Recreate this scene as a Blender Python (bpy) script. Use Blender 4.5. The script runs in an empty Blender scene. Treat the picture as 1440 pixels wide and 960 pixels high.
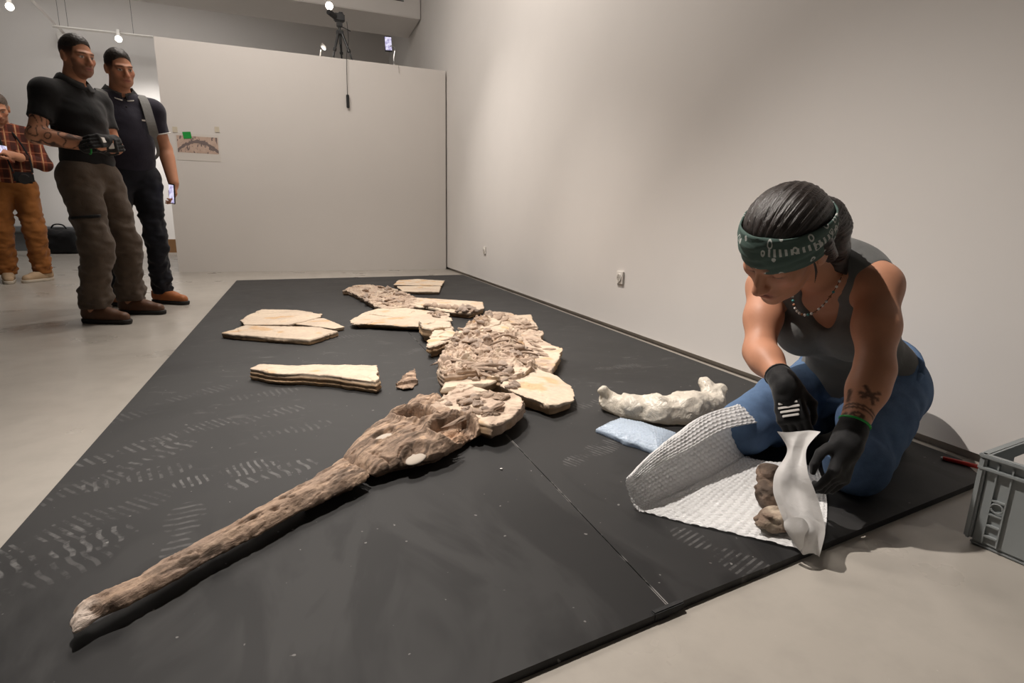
import bpy, bmesh, math, random
import numpy as np
from mathutils import Vector, Matrix, Euler
random.seed(7); RNG = np.random.default_rng(11)
SC = bpy.context.scene; COL = SC.collection

# ------------------------------------------------------------------ camera
F_PX = 773.99; W_PX, H_PX = 1440, 960
CAM_H = 0.73
RGT = np.array([0.93357833, -0.35765169, 0.0227328]); UPV = np.array([0.05724725, 0.21144997, 0.97571085]); FWD = np.array([0.35377148, 0.90960111, -0.21787968])
cd = bpy.data.cameras.new('camera'); cam = bpy.data.objects.new('camera', cd); COL.objects.link(cam)
cd.sensor_width = 36; cd.lens = F_PX/W_PX*36; cd.clip_start = 0.02; cd.clip_end = 60
cam.matrix_world = Matrix(((RGT[0], UPV[0], -FWD[0], 0), (RGT[1], UPV[1], -FWD[1], 0), (RGT[2], UPV[2], -FWD[2], CAM_H), (0, 0, 0, 1)))
SC.camera = cam
# ------------------------------------------------------------------ world, lights, exposure
wd = bpy.data.worlds.new('world'); SC.world = wd; wd.use_nodes = True
wd.node_tree.nodes['Background'].inputs[0].default_value = (1.0, 0.93, 0.87, 1)
wd.node_tree.nodes['Background'].inputs[1].default_value = 0.035
SC.view_settings.view_transform = 'Standard'; SC.view_settings.look = 'None'
SC.view_settings.exposure = 0.0; SC.view_settings.gamma = 1.0; SC.view_settings.use_curve_mapping = False
def spot(name, loc, aim, power, size, blend, rad, col=(1, .86, .72)):
    l = bpy.data.lights.new(name, 'SPOT'); l.energy = power; l.spot_size = math.radians(size); l.spot_blend = blend
    l.shadow_soft_size = rad; l.color = col
    o = bpy.data.objects.new(name, l); COL.objects.link(o); o.location = loc
    o.rotation_euler = (Vector(aim)-Vector(loc)).to_track_quat('-Z', 'Y').to_euler()
    return o
WARM = (1, .92, .845)
def area(name, loc, aim, power, sx, sy, col=WARM):
    l = bpy.data.lights.new(name, 'AREA'); l.shape = 'RECTANGLE'; l.size = sx; l.size_y = sy; l.energy = power; l.color = col
    o = bpy.data.objects.new(name, l); COL.objects.link(o); o.location = loc; o.rotation_euler = (Vector(aim)-Vector(loc)).to_track_quat('-Z', 'Y').to_euler(); return o
spot('spotlight_key', (-.20, 1.92, 3.5), (.58, 1.45, 0), 600, 74, 1.0, .020, WARM)
spot('spotlight_second', (.60, 4.3, 3.6), (.72, 3.2, 0), 400, 64, 1.0, .022, WARM)
spot('spotlight_rear', (.5, 6.0, 3.8), (.7, 5.2, 0), 250, 90, 1.0, .04, WARM)
spot('fill_spot_wall', (.2, 3.9, 4.2), (1.98, 3.7, 1.5), 130, 110, 1.0, .06, WARM)  # unseen fill added to lift the dim stretch of the right wall
area('fill_area', (-.3, 5.6, 4.42), (.5, 6.2, 0), 170, 2.6, 2.2)  # unseen broad fill added for an even wash over walls and figures
spot('spotlight_far_wall', (-2.0, 10.9, 3.9), (-2.5, 12.5, .9), 420, 70, 1., .05, (1, .96, .92))
area('fill_area_hall', (-2.8, 10.0, 4.42), (-2.8, 10.0, 0), 110, 4.0, 2.0, (1, .97, .94))  # unseen fill added to brighten the hall behind the partition

# ------------------------------------------------------------------ pixel -> place helpers (reading positions off the photograph)
CP = np.array([0, 0, CAM_H])
def ray(px, py): return FWD+(px-W_PX/2)/F_PX*RGT-(py-H_PX/2)/F_PX*UPV
def P(px, py, z=0.0):
    d = ray(px, py); return CP+d*(z-CAM_H)/d[2]
def PY(px, py, y):
    d = ray(px, py); return CP+d*y/d[1]
def PX(px, py, x):
    d = ray(px, py); return CP+d*x/d[0]
def PD(px, py, t): return CP+ray(px, py)*t
V3 = lambda *a: np.array(a, float)
def nrm(v): v = np.asarray(v, float); return v/np.linalg.norm(v)

# ------------------------------------------------------------------ numpy noise
_H = np.random.default_rng(5).random(4096).astype(np.float32)
def _hash(i, j, k): return _H[((i*73856093) ^ (j*19349663) ^ (k*83492791)) & 4095]
def vnoise(x, y, z):
    x, y, z = np.broadcast_arrays(np.asarray(x, np.float32), np.asarray(y, np.float32), np.asarray(z, np.float32))
    xi = np.floor(x).astype(np.int64); yi = np.floor(y).astype(np.int64); zi = np.floor(z).astype(np.int64)
    fx = x-xi; fy = y-yi; fz = z-zi
    fx = fx*fx*(3-2*fx); fy = fy*fy*(3-2*fy); fz = fz*fz*(3-2*fz)
    r = 0
    for a in (0, 1):
        for b in (0, 1):
            for c in (0, 1):
                r = r+_hash(xi+a, yi+b, zi+c)*(fx if a else 1-fx)*(fy if b else 1-fy)*(fz if c else 1-fz)
    return r*2-1
def fbm(x, y, z, o=3):
    r = 0; a = 1.0; t = 0
    for i in range(o):
        r = r+a*vnoise(x*2**i+i*17.3, y*2**i+i*5.1, z*2**i+i*9.7); t += a; a *= .5
    return r/t
def sstep(a, b, x):
    t = np.clip((x-a)/(b-a), 0, 1); return t*t*(3-2*t)

def worley(x, y, sd=0):
    """cells: nearest distance, edge distance, cell random numbers, offset from the cell's point"""
    x, y = np.broadcast_arrays(np.asarray(x, np.float32), np.asarray(y, np.float32)); xi = np.floor(x).astype(np.int64); yi = np.floor(y).astype(np.int64)
    f1 = np.full(x.shape, 9., np.float32); f2 = f1.copy(); rid = np.zeros_like(f1); ox = np.zeros_like(f1); oy = np.zeros_like(f1); rj = np.zeros_like(f1)
    for a in (-1, 0, 1):
        for b in (-1, 0, 1):
            cx, cy = xi+a, yi+b; dx = x-cx-_hash(cx, cy, cx*0+sd); dy = y-cy-_hash(cx, cy, cx*0+sd+57); d = np.hypot(dx, dy); m = d < f1
            f2 = np.where(m, f1, np.minimum(f2, d)); rid = np.where(m, _hash(cx, cy, cx*0+sd+91), rid); rj = np.where(m, _hash(cx, cy, cx*0+sd+23), rj); ox = np.where(m, dx, ox); oy = np.where(m, dy, oy); f1 = np.where(m, d, f1)
    return f1, f2-f1, rid, rj, ox, oy

# ------------------------------------------------------------------ implicit surfaces -> one continuous mesh (surface nets)
class Grid:
    def __init__(s, lo, hi, v, fine=None):
        s.ax = []
        for i in range(3):
            if fine and i in fine:
                a, b, fv = fine[i]
                parts = []
                if a > lo[i]: parts.append(np.arange(lo[i], a, v))
                parts.append(np.arange(max(a, lo[i]), min(b, hi[i]), fv))
                if b < hi[i]: parts.append(np.arange(b, hi[i], v))
                s.ax.append(np.concatenate(parts).astype(np.float32))
            else: s.ax.append(np.arange(lo[i], hi[i], v).astype(np.float32))
        s.D = np.full([len(a) for a in s.ax], .5, np.float32); s.v = v
    def sl(s, lo, hi):
        r = []
        for i in range(3):
            a = np.searchsorted(s.ax[i], lo[i]); b = np.searchsorted(s.ax[i], hi[i])
            if b <= a: return None
            r.append(slice(a, b))
        return tuple(r)
    def xyz(s, b=None):
        if b is None: b = (slice(None),)*3
        return s.ax[0][b[0]][:, None, None], s.ax[1][b[1]][None, :, None], s.ax[2][b[2]][None, None, :]
    def op(s, fn, lo, hi, k, sub=False, inter=False):
        m = k+4*s.v
        b = s.sl(np.asarray(lo)-m, np.asarray(hi)+m)
        if b is None: return
        d = fn(*s.xyz(b)).astype(np.float32); o = s.D[b]
        if sub:
            d = -d; h = np.clip(.5-.5*(d-o)/max(k, 1e-6), 0, 1) if k > 0 else None
            if k > 0: hh = np.maximum(k-np.abs(o-d), 0)/k; s.D[b] = np.maximum(o, d)+hh*hh*k*.25
            else: s.D[b] = np.maximum(o, d)
        else:
            if k > 0: hh = np.maximum(k-np.abs(o-d), 0)/k; s.D[b] = np.minimum(o, d)-hh*hh*k*.25
            else: s.D[b] = np.minimum(o, d)
    def cap(s, a, b, ra, rb=None, k=.02, sub=False, sq=None):
        a = np.asarray(a, float); b = np.asarray(b, float); rb = ra if rb is None else rb
        ab = b-a; L = max(ab@ab, 1e-9)
        def fn(x, y, z):
            t = np.clip(((x-a[0])*ab[0]+(y-a[1])*ab[1]+(z-a[2])*ab[2])/L, 0, 1)
            return np.sqrt((x-a[0]-t*ab[0])**2+(y-a[1]-t*ab[1])**2+(z-a[2]-t*ab[2])**2)-(ra+(rb-ra)*t)
        r = max(ra, rb); s.op(fn, np.minimum(a, b)-r, np.maximum(a, b)+r, k, sub)
    def chain(s, pts, rad, k=.02, sub=False):
        for i in range(len(pts)-1): s.cap(pts[i], pts[i+1], rad[i], rad[i+1], k, sub)
    def ell(s, c, r, R=None, k=.02, sub=False):
        c = np.asarray(c, float); r = np.asarray(r, float)*np.ones(3); R = np.eye(3) if R is None else R  # R columns = local axes
        def fn(x, y, z):
            X, Y, Z = x-c[0], y-c[1], z-c[2]; q = []
            for i in range(3): q.append(X*R[0, i]+Y*R[1, i]+Z*R[2, i])
            k0 = np.sqrt(sum((q[i]/r[i])**2 for i in range(3))); k1 = np.sqrt(sum((q[i]/r[i]**2)**2 for i in range(3)))
            return k0*(k0-1)/np.maximum(k1, 1e-6)
        m = r.max(); s.op(fn, c-m, c+m, k, sub)
    def box(s, c, r, R=None, rnd=.01, k=.01, sub=False):
        c = np.asarray(c, float); r = np.asarray(r, float); R = np.eye(3) if R is None else R
        def fn(x, y, z):
            X, Y, Z = x-c[0], y-c[1], z-c[2]; o = 0; mx = None
            for i in range(3):
                q = np.abs(X*R[0, i]+Y*R[1, i]+Z*R[2, i])-(r[i]-rnd)
                o = o+np.maximum(q, 0)**2; mx = q if mx is None else np.maximum(mx, q)
            return np.sqrt(o)+np.minimum(mx, 0)-rnd
        m = np.linalg.norm(r); s.op(fn, c-m, c+m, k, sub)
    def plane(s, p, n):   # keep the side n points away from: cut everything with (x-p).n > 0
        n = nrm(n); x, y, z = s.xyz()
        s.D = np.maximum(s.D, ((x-p[0])*n[0]+(y-p[1])*n[1]+(z-p[2])*n[2]).astype(np.float32))
    def noise(s, fn, band=.03):
        m = np.abs(s.D) < band; i, j, k = np.nonzero(m)
        s.D[m] += fn(s.ax[0][i], s.ax[1][j], s.ax[2][k]).astype(np.float32)
    def mesh(s, name):
        D = s.D.copy()
        D[0] = D[-1] = .5; D[:, 0] = D[:, -1] = .5; D[:, :, 0] = D[:, :, -1] = .5
        ins = D < 0; nx, ny, nz = D.shape
        cnt = np.zeros((nx-1, ny-1, nz-1), np.int8)
        cor = [(a, b, c) for a in (0, 1) for b in (0, 1) for c in (0, 1)]
        for a, b, c in cor: cnt += ins[a:nx-1+a, b:ny-1+b, c:nz-1+c]
        act = (cnt > 0) & (cnt < 8); ci = np.argwhere(act)
        idx = np.full(act.shape, -1, np.int64); idx[act] = np.arange(len(ci))
        acc = np.zeros((len(ci), 3)); n = np.zeros(len(ci))
        for a, b, c in cor:
            for ax in range(3):
                if (a, b, c)[ax]: continue
                e = [a, b, c]; e[ax] = 1
                i0 = ci+np.array([a, b, c]); i1 = ci+np.array(e)
                d0 = D[i0[:, 0], i0[:, 1], i0[:, 2]]; d1 = D[i1[:, 0], i1[:, 1], i1[:, 2]]
                m = (d0 < 0) != (d1 < 0)
                t = np.where(m, d0/np.where(m, d0-d1, 1), 0)
                p0 = np.stack([s.ax[q][i0[:, q]] for q in range(3)], 1); p1 = np.stack([s.ax[q][i1[:, q]] for q in range(3)], 1)
                acc += np.where(m[:, None], p0+(p1-p0)*t[:, None], 0); n += m
        verts = acc/np.maximum(n, 1)[:, None]
        quads = []
        for ax in range(3):
            sh = [slice(0, -1) if q == ax else slice(1, -1) for q in range(3)]
            sh1 = [slice(1, None) if q == ax else slice(1, -1) for q in range(3)]
            a0 = ins[tuple(sh)]; a1 = ins[tuple(sh1)]
            e = np.argwhere(a0 != a1); fl = a0[tuple(e.T)]
            e = e+np.array([0 if q == ax else 1 for q in range(3)])
            u, w = [(1, 2), (2, 0), (0, 1)][ax]
            def at(du, dw):
                c = e.copy(); c[:, u] += du; c[:, w] += dw; return idx[c[:, 0], c[:, 1], c[:, 2]]
            q = np.stack([at(-1, -1), at(0, -1), at(0, 0), at(-1, 0)], 1)
            q[~fl] = q[~fl][:, ::-1]; quads.append(q)
        q = np.concatenate(quads); q = q[(q >= 0).all(1)]
        return raw_mesh(name, verts, q)
def raw_mesh(name, verts, faces, smooth=True):
    me = bpy.data.meshes.new(name); verts = np.asarray(verts, np.float32); faces = np.asarray(faces)
    k = faces.shape[1]
    me.vertices.add(len(verts)); me.vertices.foreach_set('co', verts.ravel())
    me.loops.add(faces.size); me.loops.foreach_set('vertex_index', faces.ravel().astype(np.int32))
    me.polygons.add(len(faces)); me.polygons.foreach_set('loop_start', np.arange(0, faces.size, k, dtype=np.int32))
    me.update(calc_edges=True)
    me.polygons.foreach_set('use_smooth', np.full(len(faces), smooth)); me.validate()
    return me
def mverts(me):
    a = np.zeros(len(me.vertices)*3, np.float32); me.vertices.foreach_get('co', a); return a.reshape(-1, 3)
def setcol(me, c, name='Col'):
    c = np.asarray(c, np.float32)
    if c.shape[1] == 3: c = np.concatenate([c, np.ones((len(c), 1), np.float32)], 1)
    at = me.color_attributes.new(name, 'FLOAT_COLOR', 'POINT'); at.data.foreach_set('color', c.ravel())
def setvec(me, v, name='tuv'):
    at = me.attributes.new(name, 'FLOAT_VECTOR', 'POINT'); at.data.foreach_set('vector', np.asarray(v, np.float32).ravel())

# ------------------------------------------------------------------ objects
def obj(name, me, m=None, parent=None, loc=None):
    o = bpy.data.objects.new(name, me); COL.objects.link(o)
    if m is not None: me.materials.clear(); me.materials.append(m)
    if parent: o.parent = parent
    if loc is not None: o.location = loc
    return o
def empty(name, loc=(0, 0, 0), rz=0):
    o = bpy.data.objects.new(name, None); COL.objects.link(o); o.location = loc; o.rotation_euler = (0, 0, rz); o.empty_display_size = .1; return o
def tag(o, label, cat, group=None, kind=None):
    o['label'] = label; o['category'] = cat
    if group: o['group'] = group
    if kind: o['kind'] = kind
    return o
def struct(o): o['kind'] = 'structure'; return o
class MB:
    def __init__(s): s.bm = bmesh.new()
    def box(s, c, d, R=None, bev=0):
        b = bmesh.new(); bmesh.ops.create_cube(b, size=1)
        for v in b.verts: v.co = Vector((v.co.x*d[0], v.co.y*d[1], v.co.z*d[2]))
        if bev: bmesh.ops.bevel(b, geom=b.edges[:], offset=bev, segments=2, affect='EDGES')
        M = Matrix.Translation(Vector(c)) @ (R.to_4x4() if R is not None else Matrix.Identity(4))
        b.transform(M); me = bpy.data.meshes.new('t'); b.to_mesh(me); s.bm.from_mesh(me); bpy.data.meshes.remove(me); b.free(); return s
    def cyl(s, a, b, r0, r1=None, n=12):
        a = Vector(a); b = Vector(b); r1 = r0 if r1 is None else r1; d = b-a
        bb = bmesh.new(); bmesh.ops.create_cone(bb, cap_ends=True, segments=n, radius1=r0, radius2=r1, depth=d.length)
        bb.transform(Matrix.Translation((a+b)/2) @ d.to_track_quat('Z', 'Y').to_matrix().to_4x4())
        me = bpy.data.meshes.new('t'); bb.to_mesh(me); s.bm.from_mesh(me); bpy.data.meshes.remove(me); bb.free(); return s
    def sph(s, c, r, sub=2):
        bb = bmesh.new(); bmesh.ops.create_icosphere(bb, subdivisions=sub, radius=1)
        r = (r, r, r) if isinstance(r, (int, float)) else r
        bb.transform(Matrix.Translation(Vector(c)) @ Matrix.Diagonal((*r, 1)))
        me = bpy.data.meshes.new('t'); bb.to_mesh(me); s.bm.from_mesh(me); bpy.data.meshes.remove(me); bb.free(); return s
    def tube(s, pts, r, n=8):
        pts = [Vector(p) for p in pts]; rs = r if isinstance(r, (list, tuple)) else [r]*len(pts); rings = []
        for i, p in enumerate(pts):
            t = (pts[min(i+1, len(pts)-1)]-pts[max(i-1, 0)]).normalized(); q = t.to_track_quat('Z', 'Y')
            rings.append([s.bm.verts.new(p+q @ Vector((math.cos(2*math.pi*k/n)*rs[i], math.sin(2*math.pi*k/n)*rs[i], 0))) for k in range(n)])
        for i in range(len(pts)-1):
            for k in range(n): s.bm.faces.new((rings[i][k], rings[i][(k+1) % n], rings[i+1][(k+1) % n], rings[i+1][k]))
        s.bm.faces.new(rings[0][::-1]); s.bm.faces.new(rings[-1]); return s
    def prism(s, pts, z0, z1):
        lo = [s.bm.verts.new((p[0], p[1], z0)) for p in pts]; hi = [s.bm.verts.new((p[0], p[1], z1)) for p in pts]; n = len(pts)
        s.bm.faces.new(lo[::-1]); s.bm.faces.new(hi)
        for i in range(n): s.bm.faces.new((lo[i], lo[(i+1) % n], hi[(i+1) % n], hi[i]))
        return s
    def build(s, name, m, parent=None, smooth=False, loc=None):
        bmesh.ops.recalc_face_normals(s.bm, faces=s.bm.faces[:])
        me = bpy.data.meshes.new(name); s.bm.to_mesh(me); s.bm.free()
        if smooth:
            for p in me.polygons: p.use_smooth = True
        return obj(name, me, m, parent, loc)
def spline(pts, n):
    pts = [np.asarray(p, float) for p in pts]; out = []
    for i in range(len(pts)-1):
        p0 = pts[max(i-1, 0)]; p1 = pts[i]; p2 = pts[i+1]; p3 = pts[min(i+2, len(pts)-1)]
        for k in range(n):
            t = k/n; out.append(.5*((2*p1)+(-p0+p2)*t+(2*p0-5*p1+4*p2-p3)*t*t+(-p0+3*p1-3*p2+p3)*t**3))
    out.append(pts[-1]); return np.array(out)

# ------------------------------------------------------------------ materials
class NT:
    def __init__(s, name):
        s.m = bpy.data.materials.new(name); s.m.use_nodes = True; s.t = s.m.node_tree; s.b = s.t.nodes['Principled BSDF']
    def n(s, typ, **k):
        o = s.t.nodes.new(typ)
        for a, v in k.items(): setattr(o, a, v)
        return o
    def l(s, a, b): s.t.links.new(a, b)
    def val(s, sock, v):
        if isinstance(v, bpy.types.NodeSocket): s.l(v, sock)
        elif v is not None: sock.default_value = v
    def math(s, op, a, b=None, c=None):
        o = s.n('ShaderNodeMath', operation=op)
        for i, v in enumerate((a, b, c)): s.val(o.inputs[i], v)
        return o.outputs[0]
    def mix(s, f, a, b):
        o = s.n('ShaderNodeMix', data_type='RGBA'); s.val(o.inputs[0], f)
        for i, v in ((6, a), (7, b)): s.val(o.inputs[i], v if isinstance(v, bpy.types.NodeSocket) else (*v, 1))
        return o.outputs[2]
    def coord(s, w='Object'): return s.n('ShaderNodeTexCoord').outputs[w]
    def mapping(s, v, loc=(0, 0, 0), rot=(0, 0, 0), sc=(1, 1, 1)):
        o = s.n('ShaderNodeMapping'); s.l(v, o.inputs[0]); o.inputs[1].default_value = loc; o.inputs[2].default_value = rot; o.inputs[3].default_value = sc; return o.outputs[0]
    def noise(s, v, scale, det=4, rough=.55, dist=0):
        o = s.n('ShaderNodeTexNoise'); s.l(v, o.inputs['Vector']); o.inputs['Scale'].default_value = scale; o.inputs['Detail'].default_value = det
        o.inputs['Roughness'].default_value = rough; o.inputs['Distortion'].default_value = dist; return o.outputs['Fac']
    def ramp(s, f, stops):
        o = s.n('ShaderNodeValToRGB'); s.l(f, o.inputs[0]); e = o.color_ramp.elements
        while len(e) < len(stops): e.new(.5)
        for i, (p, c) in enumerate(stops): e[i].position = p; e[i].color = (*c, 1) if not isinstance(c, (int, float)) else (c, c, c, 1)
        return o.outputs[0]
    def sep(s, v):
        o = s.n('ShaderNodeSeparateXYZ'); s.l(v, o.inputs[0]); return o.outputs
    def attr(s, name): return s.n('ShaderNodeAttribute', attribute_name=name)
    def bump(s, h, st=.3, dist=.01):
        o = s.n('ShaderNodeBump'); o.inputs['Strength'].default_value = st; o.inputs['Distance'].default_value = dist; s.l(h, o.inputs['Height']); s.l(o.outputs[0], s.b.inputs['Normal'])
    def set(s, **k):
        mp = dict(col='Base Color', rough='Roughness', metal='Metallic', spec='Specular IOR Level', trans='Transmission Weight', emit='Emission Color', es='Emission Strength', alpha='Alpha', ior='IOR', sss='Subsurface Weight', sheen='Sheen Weight', coat='Coat Weight')
        for a, v in k.items():
            so = s.b.inputs[mp[a]]
            if isinstance(v, bpy.types.NodeSocket): s.l(v, so)
            elif isinstance(v, tuple): so.default_value = (*v, 1)
            else: so.default_value = v
        return s
def srgb(r, g, b): return tuple(((c/255/12.92) if c/255 <= .04045 else ((c/255+.055)/1.055)**2.4) for c in (r, g, b))
def simple(name, col, rough=.6, var=.12, scale=30, bump=0, metal=0, spec=.5, bscale=None, bdist=.002, **k):
    n = NT(name); v = n.coord(); f = n.noise(v, scale, 5)
    lo = tuple(c*(1-var) for c in col); hi = tuple(min(1, c*(1+var)) for c in col)
    n.set(col=n.mix(f, lo, hi), rough=rough, metal=metal, spec=spec, **k)
    if bump: n.bump(n.noise(v, bscale or scale*4, 6), bump, bdist)
    return n.m
def cloth(name, col, rough=.85, var=.18, weave=900, fold=14, fd=.006):
    n = NT(name); v = n.coord(); f = n.noise(v, 18, 5); lo = tuple(c*(1-var) for c in col); hi = tuple(c*(1+var) for c in col)
    n.set(col=n.mix(f, lo, hi), rough=rough, spec=.2, sheen=.15)
    h = n.math('ADD', n.math('MULTIPLY', n.noise(v, fold, 4, .5, .6), 1.0), n.math('MULTIPLY', n.noise(v, weave, 2), .08)); n.bump(h, .55, fd); return n.m
def colmat(name, rough=.6, spec=.4, bscale=120, bump=.3, bdist=.002, var=.25, nscale=60, sss=0):
    n = NT(name); v = n.coord(); a = n.attr('Col').outputs['Color']; f = n.noise(v, nscale, 6, .65)
    mlt = n.n('ShaderNodeMix', data_type='RGBA', blend_type='MULTIPLY'); mlt.inputs[0].default_value = 1; n.l(a, mlt.inputs[6])
    n.l(n.ramp(f, [(.25, 1-var), (.75, 1+var)]), mlt.inputs[7]); n.set(col=mlt.outputs[2], rough=rough, spec=spec, sss=sss)
    n.bump(n.noise(v, bscale, 6, .65), bump, bdist); return n.m
M = {}
M['white'] = simple('white_paint', srgb(226, 222, 218), .75, .03, 2.5, .12, bscale=300, bdist=.001)
M['partition'] = simple('partition_paint', srgb(216, 211, 206), .75, .035, 1.5, .1, bscale=300, bdist=.001)
M['recess'] = simple('recess_grey', srgb(168, 162, 156), .6, .1, 20)
M['black_metal'] = simple('black_metal', (.012, .012, .013), .4, .2, 40)
M['black_rubber'] = simple('black_rubber', (.014, .014, .015), .75, .2, 60, .2)
M['steel'] = simple('steel', (.5, .5, .5), .3, .08, 60, metal=1)
M['white_plastic'] = simple('white_plastic', srgb(232, 228, 222), .35, .02, 20)
M['grey_plastic'] = simple('grey_plastic', srgb(140, 145, 146), .45, .05, 25, .1, bscale=500, bdist=.0005)
M['red_plastic'] = simple('red_plastic', srgb(205, 42, 30), .35, .06, 40)
M['green_tape'] = simple('green_tape', srgb(20, 150, 60), .5, .08, 60)
def glow(name, col, st):
    n = NT(name); n.set(col=col, emit=col, es=st); return n.m
M['lamp_glow'] = glow('lamp_glow', (1, .95, .88), 14)

# ================================================================== the room
def floor_mat():
    n = NT('polished_concrete'); v = n.coord()
    f = n.noise(v, .9, 6, .6, .4); g = n.noise(v, 9, 5, .6)
    c = n.mix(f, srgb(152, 146, 138), srgb(184, 178, 169)); c = n.mix(n.math('MULTIPLY', n.ramp(g, [(.45, 0), (.8, 1)]), .35), c, srgb(137, 132, 125))
    sp = n.ramp(n.noise(v, 60, 2), [(.74, 0), (.78, 1)]); c = n.mix(n.math('MULTIPLY', sp, .35), c, srgb(205, 200, 195))
    n.set(col=c, rough=n.ramp(n.noise(v, 2.2, 5), [(.3, .24), (.75, .46)]), spec=.45); n.bump(n.noise(v, 5, 3), .04, .004); return n.m
M['floor'] = floor_mat()
struct(MB().box((-2.9, 5.25, -.05), (10.3, 15.5, .1)).build('floor', M['floor']))
WX = 1.985
struct(MB().box((WX+.15, 5.25, 2.266), (.3, 15.5, 4.468)).box((WX+.19, 5.25, .01), (.22, 15.5, .08)).build('wall_right', M['white']))
struct(MB().box((WX+.053, 5.25, .016), (.05, 15.4, .032)).build('baseboard_right', M['recess']))
struct(MB().box((-2.9, 12.65, 2.25), (10.2, .3, 4.6)).build('wall_back', M['white']))
struct(MB().box((-2.9, 5.25, 4.6), (10.3, 15.5, .2)).build('ceiling', simple('ceiling_grey', srgb(150, 146, 141), .8, .04, 2)))
# beam with a vent, over the space behind the partition
bo = struct(MB().box((-2.9, 9.8, 4.1), (9.75, 1.02, .8), bev=.01).build('trim_1', M['white']))
vp = PY(552, 1, 9.28)
vm = MB()
for i in range(6): vm.box((vp[0], 9.283, vp[2]+.02+i*.022), (.34, .012, .008))
vm.build('vent_slats', M['black_metal'], bo)
# free-standing partition
part = MB().box((.30, 7.86, 1.31), (3.33, .28, 2.62)).build('wall_partition', M['partition']); struct(part)
struct(MB().box((1.974, 7.9, 1.30), (.02, .18, 2.58)).build('trim_2', M['black_rubber']))

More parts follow.
